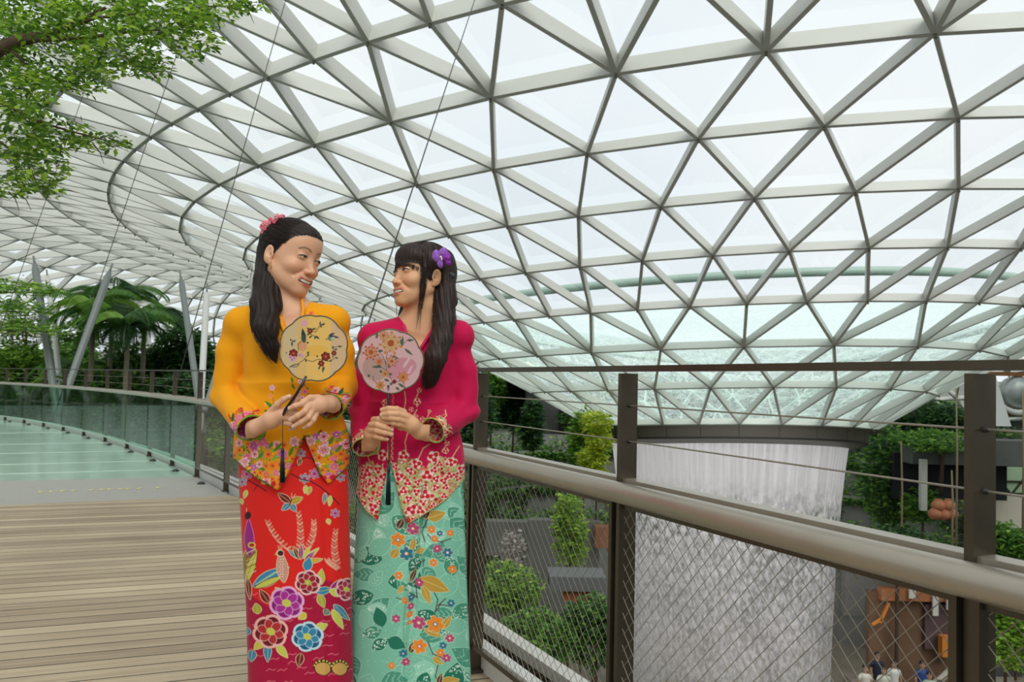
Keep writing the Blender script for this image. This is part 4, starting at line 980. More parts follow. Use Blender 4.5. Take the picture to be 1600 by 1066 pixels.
def add_face_parts(par, T, sc, gaze=0, up=0):
    """eyes and teeth; T maps head space to the world"""
    for s in (-1, 1):
        m = MB(); c = T @ Vector((s*.0315,-.0745,-.0005)); m.ball(c, .0118*sc, 16); e = m.build('eyeball', M_eye, par)
        g = Vector((s*.0315 + gaze, -.0745, -.0010 + up)) + Vector((0,-.0036,0)); m = MB(); m.ball(T @ g, .0085*sc, 14); m.build('iris', M_iris, e)
    for s in (-1, 1):
        m = MB(); m.tube([T @ Vector((s*x, y, z)) for x, y, z in ((.0165,-.0845,-.0016),(.022,-.0872,.0012),(.029,-.0886,.0026),(.037,-.0868,.0024),(.0430,-.0822,.0008),(.0485,-.0765,-.0022))], [.0006*sc,.0013*sc,.0015*sc,.0015*sc,.0013*sc,.0006*sc], 6)
        m.build('eyelashes', mat('lash_black', srgb(24,18,16), .6), par)
    V = []; Q = []; na = 64; nz = 7
    for i in range(nz+1):
        for k in range(na+1):
            a = -1.12 + 2.24*k/na; tooth = abs(math.sin(a*13.4)); t = i/nz
            V.append(T @ Vector((.0285*math.sin(a), -.0690 - .0198*math.cos(a) - .0007*tooth**.5 - .0012*math.sin(math.pi*t), -.0620 - t*(.0130 - .0012*(1-tooth**.4)) + .0052*a*a)))
    for i in range(nz):
        for k in range(na): b = i*(na+1)+k; Q.append((b, b+1, b+na+2, b+na+1))
    t = np_mesh('teeth', V, Q, M_teeth, par); md = t.modifiers.new('thick', 'SOLIDIFY'); md.thickness = .002
def strand_mesh(name, paths, rads, m, par, ns=4):
    """many fine tapering locks in one mesh"""
    V = []; Q = []; off = 0
    for P, r in zip(paths, rads):
        P = np.asarray(P); k = len(P); t = np.gradient(P, axis=0); t /= np.linalg.norm(t, axis=1)[:, None]+1e-9
        u = np.cross(t, np.array([.3,.2,.9])); u /= np.linalg.norm(u, axis=1)[:, None]+1e-9; w = np.cross(t, u)
        rr = r*np.minimum(1, np.linspace(3.2, .12, k))[:, None]
        for a in range(ns): an = 2*math.pi*a/ns; V.append(P + (u*math.cos(an)*1.0 + w*math.sin(an)*.8)*rr)
        i = np.arange(k-1)
        for a in range(ns): b = (a+1) % ns; Q.append(np.stack([off+a*k+i, off+b*k+i, off+b*k+i+1, off+a*k+i+1], 1))
        off += ns*k
    return np_mesh(name, np.concatenate(V), np.concatenate(Q), m, par)
def bez(pts, n=16):
    """smooth curve through control points"""
    pts = [np.array(p, float) for p in pts]; out = []
    for i in range(len(pts)-1):
        p0 = pts[max(i-1,0)]; p1 = pts[i]; p2 = pts[i+1]; p3 = pts[min(i+2,len(pts)-1)]
        for t in np.linspace(0, 1, n, endpoint=False): out.append(.5*((2*p1)+(p2-p0)*t+(2*p0-5*p1+4*p2-p3)*t*t+(3*p1-p0-3*p2+p3)*t**3))
    out.append(pts[-1]); return np.array(out)
def cloth_mat(name, rough=.75, sheen=.25, bump=(900,.10)):
    return mat(name, (.5,.5,.5), rough, attr=True, spec=.25, sheen=sheen, bump=bump)

# ================================================================ THE TWO WOMEN
def tup(v): return (v.x, v.y, v.z)
class Fig: pass
def quick(fn, lo, hi, h, name, m, par, it=0):
    V, Q = nets(fn, lo, hi, h); V = relax(V, Q, it) if it else V; return np_mesh(name, V, Q, m, par)
def box_of(pts, pad):
    a = np.array([tup(p) if isinstance(p, Vector) else p for p in pts]); return a.min(0)-pad, a.max(0)+pad
def build_person(g):
    d = g.d; A = lambda u, v, dy=0: np.array(tup(at(u, v, d+dy)))
    root = empty('person', (0,0,0)); g.root = root; tag(root, g.label, 'person')
    Mh = Rxyz(*g.rot); hc = A(*g.head); sc = g.hs
    T = Matrix.Translation(Vector(hc)) @ Matrix(Mh.tolist()).to_4x4() @ Matrix.Scale(sc, 4); g.T = T
    toL = lambda P: ((P - hc.astype(f32)) @ Mh.astype(f32))/sc
    hw = lambda x, y, z: hc + Mh @ (np.array([x, y, z])*sc)
    # ---- trunk shapes, shared by the skin and by the cloth over it
    tz = lambda p, r, R=None: (A(*p), r)
    def trunk(P, grow):
        e = None
        for (c, r) in g.trunk:
            q = s_ell(P, A(*c), tuple(x+grow for x in r)); e = q if e is None else smin(e, q, .045)
        sh = s_cap(P, A(*g.shl), A(*g.shr), .036+grow); e = smin(e, sh, .04)
        for q_ in (g.shl, g.shr): e = smin(e, s_cap(P, A(*q_), A(g.neck0[0], g.neck0[1]+2, .01), .032+grow, .044+grow), .03)
        tr = s_cap(P, hw(0,.02,-.11), A(*g.neck0), .040+grow, .060+grow); return smin(e, tr, .035) if grow < .002 else e
    neck = [hw(0,.010,-.060), hw(0,.018,-.10), A(*g.neck0)]
    def skin(P):
        e = head_sdf(toL(P))*sc
        n = chain(P, neck, (.041*sc,.042*sc,.050), .02); e = smin(e, n, .018)
        b = trunk(P, -.004); b = smin(b, s_cap(P, neck[1], A(*g.neck0), .045, .07), .03)
        e = smin(e, b, .022)
        return e
    lo, hi = box_of([hw(0,0,.13), hw(.1,.1,0), hw(-.1,.1,0), hw(0,-.12,0), hw(0,0,-.12), A(g.neck0[0]-34, g.neck0[1]+70, -.14), A(g.neck0[0]+34, g.neck0[1]+70, .1)], .008)
    V, Q = nets(skin, lo, hi, .0021)
    L = (V - hc) @ Mh/sc
    C = head_color(L, g.skin, g.lip, g.brow); far_ = L[:, 2] < -.125; C[far_] = g.skin
    w_ = np.clip(.5-hairline(L, g.line)/.005, 0, 1)[:, None]*(L[:, 2] > -.08)[:, None]*((np.abs(L[:, 0]) < .0735) | (L[:, 2] > .02))[:, None]; C = C*(1-w_) + np.array(srgb(36,25,20))*w_
    # ---- arms under the sleeves, hands with five fingers each
    parts = [(V, Q, C)]
    for H in g.hands:
        Pp = [A(*p) for p in H['palm']]
        def hand(P):
            e = chain(P, Pp, H['pr'], .012)
            for (pts, r) in H['fingers']:
                q = [A(*p) for p in pts]; e = smin(e, chain(P, q, r, .003), .0042)
            fa = s_cap(P, A(*H['fore']), Pp[0], .036, H['pr'][0]); return smin(e, fa, .01)
        allp = Pp + [A(*p) for f_ in H['fingers'] for p in f_[0]]
        lo, hi = box_of(allp, .03); Vh, Qh = nets(hand, lo, hi, .0016); Ch = np.ones((len(Vh), 3))*np.array(g.skin)
        for (pts, r) in H['fingers']:
            tip = A(*pts[-1]); dr = tip - A(*pts[-2]); dr /= np.linalg.norm(dr); up_ = np.array(H.get('nail', (0,-1,.25))); up_ = up_ - dr*up_.dot(dr); up_ /= np.linalg.norm(up_)
            c_ = tip + dr*.002 + up_*r[-1]*.9; w = np.clip(1.4 - np.linalg.norm(Vh-c_, axis=1)/.0048, 0, 1)[:, None]; Ch = Ch*(1-w) + np.array(srgb(232,190,176))*w
            kn = A(*pts[0]); w = .22*np.exp(-((Vh-kn)**2).sum(1)/.010**2)[:, None]; Ch = Ch*(1-w) + np.array(srgb(206,128,100))*w
        parts.append((Vh, Qh, Ch))
    # legs and feet, inside the sarong
    def legs(P):
        e = None
        for s in (-1, 1):
            hx = A(g.axis+s*26, 790, .03); kx = A(g.axis+s*22, 960, .02); fx = np.array([kx[0], hx[1]+.01, deckz(d)+.09]); tx = fx + np.array([s*.03, -.14, -.06])
            q = chain(P, [hx, kx, fx], (.078,.054,.036), .03); q = smin(q, s_cap(P, fx-np.array([0,-.02,.05]), tx, .032, .024), .02); e = q if e is None else smin(e, q, .01)
        return e
    lo, hi = box_of([A(g.axis-60,760,.14), A(g.axis+60,760,-.2), np.array([A(g.axis,760)[0], d, deckz(d)+.01])], .02); parts.append((*nets(legs, lo, hi, .009), None))
    Vs = []; Qs = []; Cs = []; off = 0
    for (v, q, c) in parts:
        Vs.append(v); Qs.append(q+off); Cs.append(np.ones((len(v), 3))*np.array(g.skin) if c is None else c); off += len(v)
    np_mesh('body', np.concatenate(Vs), np.concatenate(Qs), M_skin, root, colors=np.concatenate(Cs))
    add_face_parts(root, T, sc, *g.gaze)
    # ---- kebaya
    def fold(P, pts, amp, fr, ph):
        return amp*np.sin(P[:, 2]*fr + P[:, 0]*fr*.6 + ph)
    arms = [[A(*p) for p in a] for a in g.arms]
    hem = np.array(g.hem); 
    def keb(P):
        e = trunk(P, .010)
        x = P[:, 0]; z = P[:, 2]
        _, vc = design(np.stack([x, np.full(len(P), d), z], 1), d); pr = np.array(g.prof)
        cu_ = np.interp(vc, pr[:, 0], pr[:, 1]); ha = np.interp(vc, pr[:, 0], pr[:, 2])/F*d; hb = np.interp(vc, pr[:, 0], pr[:, 3])
        cx_ = x - (design(np.stack([x, np.full(len(P), d), z], 1), d)[0]-cu_)/F*d
        pe = (np.sqrt(((x-cx_)/ha)**2 + ((P[:, 1]-d)/hb)**2)-1)*np.minimum(ha, hb); pe = np.maximum(pe, (pr[0, 0]-vc)*.0019)
        e = smin(e, pe, .03)
        u, v = design(P, d-.10)
        e = e + .0022*np.sin(x*62+z*9+1.2*np.sin(z*21))*np.clip((v-640)/60, 0, 1) + .0024*np.sin(z*75+x*30+2*np.sin(x*24))*np.exp(-((v-g.waist)/30.)**2) + .0016*np.sin(x*70-z*34+2*np.sin(z*14))*np.exp(-((v-g.waist+70)/40.)**2)
        # neckline
        (ax, ay), (bx, by), (cx, cy) = g.vneck
        def edge(x0, y0, x1, y1): L_ = math.hypot(x1-x0, y1-y0); return ((u-x0)*(y1-y0) - (v-y0)*(x1-x0))/L_
        wedge = np.maximum(edge(bx, by, ax, ay), edge(cx, cy, bx, by))*.0019; wedge = np.maximum(wedge, (P[:, 1]-(d+.015)))
        e = smax(e, -wedge, .006)
        up_ = s_cap(P, hw(0,.02,-.09), A(g.neck0[0], g.neck0[1]+4, 0), .054, .058); e = smax(e, -up_, .006)
        # hem, pointed in front, and the opening between the points
        hv = np.interp(u, hem[:, 0], hem[:, 1]); hv = np.where(P[:, 1] > d+.02, g.hemback, hv); e = np.maximum(e, (v-hv)*.0017)
        (ox, oy), ol, orr = g.open; t = np.clip((v-oy)/60., 0, 2); lx = ox + (ol-ox)*t; rx = ox + (orr-ox)*t
        op = np.maximum(np.maximum(lx-u, u-rx)*.0019, (oy-v)*.0019); op = np.maximum(op, P[:, 1]-d); e = np.maximum(e, -op)
        # slim line where the two fronts meet
        fl = np.abs(u-(ox+(g.vneck[1][0]-ox)*(oy-v)/max(1, oy-g.vneck[1][1]))); gv = np.where((v < oy) & (v > g.vneck[1][1]) & (P[:, 1] < d), np.clip(1-fl/2.2, 0, 1)*.003, 0); e = e + gv
        for k, (a, rads) in enumerate(zip(arms, g.armr)):
            q = chain(P, a, rads, .010)
            el = a[-2]; dist = np.sqrt(((P-el.astype(f32))**2).sum(1)); q = q + .0038*np.sin(((P-el.astype(f32)) @ np.array(g.foldv[k], f32))*105 + 2.0*np.sin(P[:, 2]*30))*np.exp(-(dist/.075)**2) + .0010*np.sin(P[:, 2]*60+P[:, 0]*80)
            cut = ((P - a[-1].astype(f32)) @ ((a[-1]-a[-2])/np.linalg.norm(a[-1]-a[-2])).astype(f32)); q = smax(q, cut, .002)
            inn = s_cap(P, a[-1]-(a[-1]-a[-2])*.25, a[-1]+(a[-1]-a[-2])*.5, rads[-1]-.0045); q = np.maximum(q, -inn)
            e = smin(e, q, .014)
        return e
    allp = [A(*p) for a in g.arms for p in a] + [A(g.hem[0][0], g.hemtip, -.14), A(g.hem[-1][0], g.hemtip, .15), A(g.neck0[0], g.neck0[1]-14, 0)]
    lo, hi = box_of(allp, .062); hi[2] -= .02; V, Q = nets(keb, lo, hi, .0034); V = relax(V, Q, 1, .25)
    def plane_pick(V):
        u, v = design(V, d-.10); cu = np.full(len(V), -1); 
        for k, a in enumerate(arms):
            a1, a2 = a[-2], a[-1]; dd_ = a2-a1; t0 = ((V-a1) @ dd_)/dd_.dot(dd_); t = np.clip(t0, 0, 1); q = (np.linalg.norm(V-a1-t[:, None]*dd_, axis=1) < g.armr[k][-1]+.009) & (t0 < 1.03)
            if len(a) > 2: cu[q] = k
        u2, v2 = design(V, d-.17); m = cu >= 0; u = np.where(m, u2, u); v = np.where(m, v2, v); return u, v, m
    u, v, m = plane_pick(V); z_ = np.array(g.plainv); need = g.detail(u, v, m)
    Qn = need[Q].any(1); V, Q = subdivide(V, Q, Qn)
    u, v, m = plane_pick(V); C = g.paint(V, u, v, m, arms)
    np_mesh('kebaya', V, Q, g.clothm, root, colors=C)
    # collar band and hem piping
    for (nm, pts, r, mm) in g.piping:
        P = [Vector(tup(at(uu, vv, d+dy))) for uu, vv, dy in pts]; mb = MB(); mb.tube(P, r, 6); mb.build(nm, mm, root)
    # ---- sarong
    s = g.skirt; nz, na = 560, 900; zt = A(g.axis, s['top'], -.1)[2]; zb = deckz(d)+.075
    Vz = np.linspace(0, 1, nz)[:, None]; th = np.linspace(0, 2*math.pi, na, endpoint=False)[None, :]
    zz = zt + (zb-zt)*Vz
    za, zc = A(g.axis, 1100, -.1)[2], A(g.axis, 700, -.1)[2]; vv = 1100 + (zz-za)/(zc-za)*(-400)
    left = np.interp(vv, s['v'], s['l']); right = np.interp(vv, s['v'], s['r'])
    cxp = (left+right)/2; hwid = (right-left)/2*(d)/F; cx_ = (cxp-800)/F*d + .0; ry = hwid*s['flat']
    rad = 1 + s['fold'](th, Vz, vv)
    rollx = -(vv-578)*ROLL*0
    X = cx_ + hwid*rad*np.sin(th) + math.sin(ROLL)*(EYE-zz)*0; Y = d + .0 - ry*rad*np.cos(th); Z = zz + 0*th
    V = np.stack([X+0*th, Y, Z], -1).reshape(-1, 3)
    # correct the sideways place for the camera roll so the cloth hangs plumb at its measured place
    du, dv = design(V.reshape(nz, na, 3)[:, 0, :], d); sh = np.interp(vv[:, 0], s['v'], (np.array(s['l'])+np.array(s['r']))/2) - design(np.stack([cx_[:, 0], np.full(nz, d), zz[:, 0]], 1), d)[0]
    V = V.reshape(nz, na, 3); V[..., 0] += (sh*d/F)[:, None]; V = V.reshape(-1, 3)
    i, j = np.meshgrid(np.arange(nz-1), np.arange(na), indexing='ij'); j2 = (j+1) % na
    Q = np.stack([i*na+j, i*na+j2, (i+1)*na+j2, (i+1)*na+j], -1).reshape(-1, 4)
    # cloth coordinates: run round the body by arc length, so the print wraps
    thw = (th+math.pi) % (2*math.pi) - math.pi; U = cxp + (right-left)/2*thw*.985*np.where(np.abs(thw) < 1.6, np.sin(np.clip(thw, -1.57, 1.57))/np.where(np.abs(thw) < 1e-3, 1, thw)*(np.abs(thw) >= 1e-3) + (np.abs(thw) < 1e-3), 1)
    Uw = cxp + (right-left)/2*np.where(np.abs(thw) < math.pi/2, np.sin(thw), np.sign(thw)*(1+np.abs(thw)-math.pi/2))
    Uc = cxp + (Uw-cxp)*d/(d-.0)
    front = np.clip(np.cos(thw), 0, 1)*ry; persp = d/(d-front)
    vv2 = 578 + (vv-578)*persp; uu2 = 800 + (Uw-800)*persp
    C = s['cv'].sample(uu2.ravel(), (vv2+0*th).ravel())
    np_mesh('sarong', V, Q, g.sarm, root, colors=C)
    # ---- hair
    def hair(P):
        L = toL(P); e = s_ell(L, *g.cap[0])
        for q in g.cap[1:]: e = smin(e, s_ell(L, *q), .02)
        e = g.haircut(L, e)*sc
        for (pts, rads) in g.mass: e = smin(e, chain(P, [A(*p) if len(p) == 3 else hw(*p[:3]) for p in pts], rads, .02), .02)
        st = g.streak(L, P); return e + st
    pp = [hw(0,-.1,.13), hw(.1,.12,.1), hw(-.1,.12,.1)] + [A(*p) for (pts, _) in g.mass for p in pts if len(p) == 3]
    lo, hi = box_of(pp, .045); V, Q = nets(hair, lo, hi, .0026); V = relax(V, Q, 1, .3); ho = np_mesh('hair', V, Q, g.hairm, root)
    paths, rads = g.locks(A, hw); strand_mesh('hair_locks', paths, rads, g.hairm, ho)
    g.A = A; g.hw = hw
    return root

# ---------------------------------------------------------------- cloth designs
PK = srgb(232,120,160); LP = srgb(244,196,208); RD = srgb(196,30,40); PU = srgb(150,40,130); GR = srgb(96,140,36); DG = srgb(44,88,44); OR = srgb(232,132,30); WH = srgb(236,226,214); CR = srgb(226,206,170); BL_ = srgb(60,134,170); YG = srgb(200,200,90); MR = srgb(120,24,44)
def scatter(n, fn, box, mind, seed):
    r = random.Random(seed); P = []
    for _ in range(n*30):
        x, y = r.uniform(box[0], box[2]), r.uniform(box[1], box[3])
        if fn(x, y) and all((x-a)**2+(y-b)**2 > mind**2 for a, b in P): P.append((x, y))
        if len(P) >= n: break
    return P
# yellow kebaya
hemY = [(340,724),(363,722),(400,745),(438,764),(458,738),(477,683),(484,706),(496,736),(511,758),(528,744),(543,724),(570,722)]
YB = srgb(236,158,8)
cvY = Canvas(318, 440, 572, 790, 2.4, YB)
def hemv(h, x): return float(np.interp(x, [a for a, b in h], [b for a, b in h]))
def embroY(cv, seed, dens, box, fn):
    r = random.Random(seed)
    for (x, y) in scatter(int(90*dens), fn, box, 5, seed+1):
        a = r.uniform(0, 6.28); L = r.uniform(9, 15); cv.leaf(x, y, x+L*math.cos(a), y+L*math.sin(a), r.uniform(4, 6), r.choice([GR, DG, srgb(128,160,44)]), None, YG)
    for (x, y) in scatter(int(120*dens), fn, box, 3.5, seed+2): cv.ell(x, y, r.uniform(1.2,2.4), r.uniform(1,2), r.uniform(0,3), r.choice([RD, OR, srgb(220,90,30), srgb(246,196,60), srgb(178,60,40)]))
    for (x, y) in scatter(int(46*dens), fn, box, 10, seed+3):
        k = r.random(); R_ = r.uniform(4.5, 8.5)
        if k < .22: cv.flower(x, y, R_, 6, LP, None, srgb(200,40,90), srgb(180,30,60), r.uniform(0,1), .5)
        elif k < .44: cv.flower(x, y, R_, 8, PK, None, srgb(190,60,150), srgb(236,160,60), r.uniform(0,1), .45)
        elif k < .85: cv.flower(x, y, R_*.9, 7, srgb(240,140,40), None, srgb(220,80,40), RD, r.uniform(0,1), .5)
        else: cv.flower(x, y, R_*.8, 5, srgb(206,100,190), None, PU, YG, r.uniform(0,1), .4)
def inY(x, y):
    top = 712 - 26*math.exp(-((x-500)/40)**2) - 20*math.exp(-((x-400)/26)**2); return top-14 < y < hemv(hemY, x)+2
bandY = Canvas  # noqa
# band ground tone a touch more orange where stitched
w = cvY.win(318, 640, 572, 790); sl, X_, Y_ = w
hx = np.interp(X_, [a for a, b in hemY], [b for a, b in hemY]); top_ = 706 - 30*np.exp(-((X_-497)/36)**2) - 22*np.exp(-((X_-402)/24)**2); mk_ = np.clip((Y_-top_)/10, 0, 1)[..., None]
cvY.img[sl] = cvY.img[sl]*(1-.75*mk_) + np.array(srgb(224,150,30), f32)*.75*mk_
embroY(cvY, 11, 1.35, (345, 672, 560, 768), inY)
for (x, y, R_, c1, c2) in ((383,722,8,LP,srgb(200,40,100)),(463,689,8,LP,srgb(190,30,80)),(487,689,7.5,LP,srgb(190,30,80)),(505,704,10,LP,srgb(196,36,70)),(398,697,10,PK,PU),(420,741,8,srgb(236,140,90),RD),(445,708,8,srgb(222,120,190),PU),(524,742,6,PK,PU),(540,712,6,LP,PU)):
    cvY.flower(x, y, R_, 6, c1, None, c2, c2, .3, .5); cvY.ell(x, y, 1.3, 1.3, 0, YG)
for x0, y0, x1, y1 in ((430,690,424,700),(432,704,446,690),(415,706,405,716),(455,712,462,696),(512,696,518,682),(528,698,520,710),(395,733,380,742),(470,728,462,742),(500,744,496,726),(404,752,392,742)): cvY.leaf(x0, y0, x1, y1, 6, GR, None, DG)
# scalloped green and red edge along the hem
for k in range(90):
    x = 350+k*2.2; y = hemv(hemY, x); cvY.ell(x, y-1.5, 1.9, 1.9, 0, (DG, srgb(160,60,30), GR)[k % 3])
for (x, y) in ((438,760),(511,754)): cvY.ell(x, y, 5, 5, 0, OR); cvY.ell(x-6, y-6, 4, 4, 0, RD); cvY.ell(x+6, y-6, 4, 4, 0, RD)
# sprigs climbing from the waist, and down the front edge
cvY.line([(430,640),(428,622),(426,612)], 1.2, GR)
for x, y, R_, c in ((426.5,606,5,LP),(424,619,5.5,srgb(246,160,60)),(418,632,4,srgb(240,190,60))): cvY.flower(x, y, R_, 5, c, None, None, PK, .2, .45)
for x0, y0, x1, y1 in ((432,640,414,626),(430,634,440,624),(424,648,414,640),(430,650,420,660)): cvY.leaf(x0, y0, x1, y1, 6, GR, None, DG)
for k, (x, y) in enumerate(((474,497),(477,505),(474,602),(476,612),(472,622),(478,634),(474,645),(469,596),(480,488),(470,655))):
    cvY.flower(x, y, 4.2, 5, (PK, LP, srgb(236,110,60))[k % 3], None, None, PU, .3*k, .4)
    cvY.leaf(x+3, y+3, x+8, y+7, 3, GR)
for x, y in ((455,590),(457,600),(500,610),(515,585)): cvY.leaf(x, y, x+4, y+9, 4, GR, None, DG)
cuffY = Canvas(318, 560, 572, 720, 2.4, YB)
for cx0, cy0, ax_, ay_ in ((388,668,.72,.69),(519,640,-.35,.93)):
    pass
embroY(cuffY, 31, .5, (352, 640, 412, 706), lambda x, y: (x-345)*.62+(y-640)*.9 > 26)
embroY(cuffY, 32, .5, (500, 600, 560, 672), lambda x, y: (y-608) + (530-x)*.55 > 8)
for k in range(22): cuffY.ell(349+k*2.2, 648+7*math.sin(k*.5)-k*.2, 1.5, 1.5, 0, RD); cuffY.ell(350+k*2.2, 651.5+7*math.sin(k*.5)-k*.2, 1.3, 1.3, 0, RD)
for k in range(16): cuffY.ell(506+k*2.4, 612+k*.5, 1.3, 1.3, 0, RD)
cuffY.flower(365,676,8,7,srgb(222,100,190),None,PU,LP,.2,.4); cuffY.flower(526,629,7,6,srgb(236,110,180),None,PU,LP,.2,.4); cuffY.flower(356,666,6,6,LP,None,PK,PK,.2,.4); cuffY.leaf(360,660,358,645,6,DG); cuffY.leaf(527,618,528,606,5,DG)
# magenta kebaya
hemM = [(530,782),(553,778),(572,800),(592,814),(600,790),(609,716),(619,750),(628,790),(639,817),(664,803),(700,780),(722,756),(745,752)]
MB_ = srgb(196,10,74)
cvM = Canvas(530, 470, 770, 840, 2.4, MB_)
LACE = srgb(186,176,122)
def blossomM(cv, x, y, R_, rot=0):
    cv.flower(x, y, R_, 5, srgb(240,206,206), srgb(206,190,140), None, None, rot, .28, 1.0)
    for k in range(3): a = rot+k*2.1; cv.ell(x+R_*.42*math.cos(a), y+R_*.42*math.sin(a), R_*.42, R_*.36, a, srgb(200,24,44))
    cv.ell(x, y, R_*.20, R_*.20, 0, srgb(244,200,196))
def laceM(cv, seed, dens, box, fn, bld=1.0):
    r = random.Random(seed)
    for (x, y) in scatter(int(330*dens), fn, box, 2.6, seed+1):
        a = r.uniform(0, 6.28); p = [(x, y)]
        for k in range(4): a += r.uniform(-1.3, 1.3); p.append((p[-1][0]+3*math.cos(a), p[-1][1]+3*math.sin(a)))
        cv.line(p, 1.1, r.choice([srgb(222,214,166), srgb(150,140,84), srgb(204,190,140), srgb(140,60,50)]))
    for (x, y) in scatter(int(90*dens), fn, box, 5.5, seed+2):
        R_ = r.uniform(2, 4); cv.ell(x, y, R_, R_*.85, r.uniform(0,3), r.choice([srgb(204,30,44), srgb(176,22,40), srgb(226,110,100)]))
    for (x, y) in scatter(int(40*dens*bld), fn, box, 12, seed+3): blossomM(cv, x, y, r.uniform(5.5, 8.5), r.uniform(0, 6))
def inM(x, y):
    top = 738 - 22*math.exp(-((x-690)/26)**2) - 24*math.exp(-((x-632)/20)**2) - 16*math.exp(-((x-580)/18)**2); return top < y < hemv(hemM, x)+2
w = cvM.win(530, 660, 770, 840); sl, X_, Y_ = w
top_ = 738 - 22*np.exp(-((X_-690)/26)**2) - 24*np.exp(-((X_-632)/20)**2) - 16*np.exp(-((X_-580)/18)**2) + 3*np.sin(X_*.7); mk_ = np.clip((Y_-top_)/3, 0, 1)[..., None]
cvM.img[sl] = cvM.img[sl]*(1-mk_) + np.array(LACE, f32)*mk_
laceM(cvM, 51, 1.3, (545, 690, 740, 820), inM)
for (x, y, R_) in ((598,711,9),(632,711,9),(652,724,9),(678,714,10),(572,741,9),(600,745,9),(625,743,9),(668,742,10),(706,724,8),(711,745,6),(568,771,8),(583,792,9),(665,772,10),(645,794,10),(693,752,7)): blossomM(cvM, x, y, R_, x*.7)
# upward tendrils on the plain magenta
def tendril(cv, pts, wd=1.4): cv.line(pts, wd, srgb(206,190,140)); 
for pts in (((636,704),(634,690),(638,676)),((655,716),(662,700),(672,694)),((690,706),(697,696),(694,684),(700,676)),((706,716),(712,706),(716,700)),((576,724),(572,712),(576,700)),((646,676),(650,664),(646,650),(652,640)),((652,672),(660,660),(668,652),(671,643)),((652,636),(650,622),(655,610)),((600,650),(598,636),(602,624)),((632,640),(634,628),(632,612))): tendril(cvM, pts)
for x, y, R_ in ((652,628,6),(600,630,5.5),(650,651,4),(660,655,4),(655,610,4),(698,694,4),(696,705,5),(646,664,4),(671,643,3),(643,640,4)): blossomM(cvM, x, y, R_, x)
for k in range(30):       # front edges beside the opening
    y = 600+k*3.9; 
    for x in (607.5-1.0*(k % 2), 613+1.0*(k % 2)): cvM.line([(x, y), (x+(.9 if k % 2 else -.9), y+4)], 1.3, srgb(206,190,130) if y > 660 else srgb(206,120,120))
for k in range(100):
    x = 545+k*1.9; y = hemv(hemM, x); cvM.ell(x, y-1.2, 1.6, 1.6, 0, (srgb(214,200,150), srgb(176,150,90))[k % 2])
for (x, y) in ((592,808),(639,811)): cvM.ell(x, y, 4.5, 4, 0, RD)
cuffM = Canvas(530, 580, 770, 740, 2.4, MB_)
for cx0, cy0, rx, ry, ro in ((682,673,15,22,.35),(566,700,15,20,-.4)): cuffM.ell(cx0, cy0, rx, ry, ro, LACE)
laceM(cuffM, 71, .42, (664, 650, 700, 700), lambda x, y: ((x-682)/15)**2+((y-673)/22)**2 < 1, .5)
laceM(cuffM, 72, .42, (548, 676, 588, 724), lambda x, y: ((x-566)/15)**2+((y-700)/20)**2 < 1, .5)
blossomM(cuffM, 676, 668, 8, .5); blossomM(cuffM, 562, 704, 7, .2); tendril(cuffM, ((690,660),(696,650),(692,640))); tendril(cuffM, ((694,670),(704,676),(706,684))); blossomM(cuffM, 690, 666, 6, 1)

# ---- red batik sarong of the woman in yellow
RED = srgb(222,34,28); CRIM = srgb(168,14,58)
cvR = Canvas(250, 640, 680, 1340, 2.2, RED)
w = cvR.win(250, 640, 680, 1340); sl, X_, Y_ = w
bd = 943 + 14*np.sin((X_-400)*.045) - 10*np.cos((X_-520)*.03); m_ = np.clip((Y_-bd)/2, 0, 1)[..., None]; cvR.img[sl] = cvR.img[sl]*(1-m_) + np.array(CRIM, f32)*m_
rr = random.Random(5)
for (x, y) in scatter(260, lambda x, y: y > 940+14*math.sin((x-400)*.045)+8, (250, 940, 680, 1335), 12, 9):
    cvR.line([(x-7, y+rr.uniform(0,3)), (x-2, y-2), (x+3, y), (x+8, y-rr.uniform(1,4))], 1.1, srgb(226,110,130))
def bigflower(x, y, r, c, e, inn, mid):
    cvR.flower(x, y, r, 6, e, e, None, None, .3, .16); cvR.flower(x, y, r-1.2, 18, e, None, c, None, 0, .12)
    cvR.flower(x, y, r*.86, 6, c, None, None, None, .3, .2)
    for k in range(6):
        a = k*math.pi/3+.3; cvR.ell(x+r*.42*math.cos(a), y+r*.40*math.sin(a), r*.34, r*.26, a, e); cvR.ell(x+r*.42*math.cos(a), y+r*.40*math.sin(a), r*.34-.9, r*.26-.9, a, inn)
        for j in (-.25, 0, .25): cvR.line([(x+r*.25*math.cos(a+j), y+r*.25*math.sin(a+j)), (x+r*.62*math.cos(a+j), y+r*.62*math.sin(a+j))], .6, c)
    cvR.ell(x, y, r*.26, r*.22, .3, mid); cvR.ell(x-1, y, r*.1, r*.12, 0, YG)
def bleaf(x0, y0, x1, y1, w_, c, e=CR, v=None): cvR.leaf(x0, y0, x1, y1, w_, c, e, v or YG, .9)
def rep(fn):
    for dx in (-178, 0, 178): fn(dx)
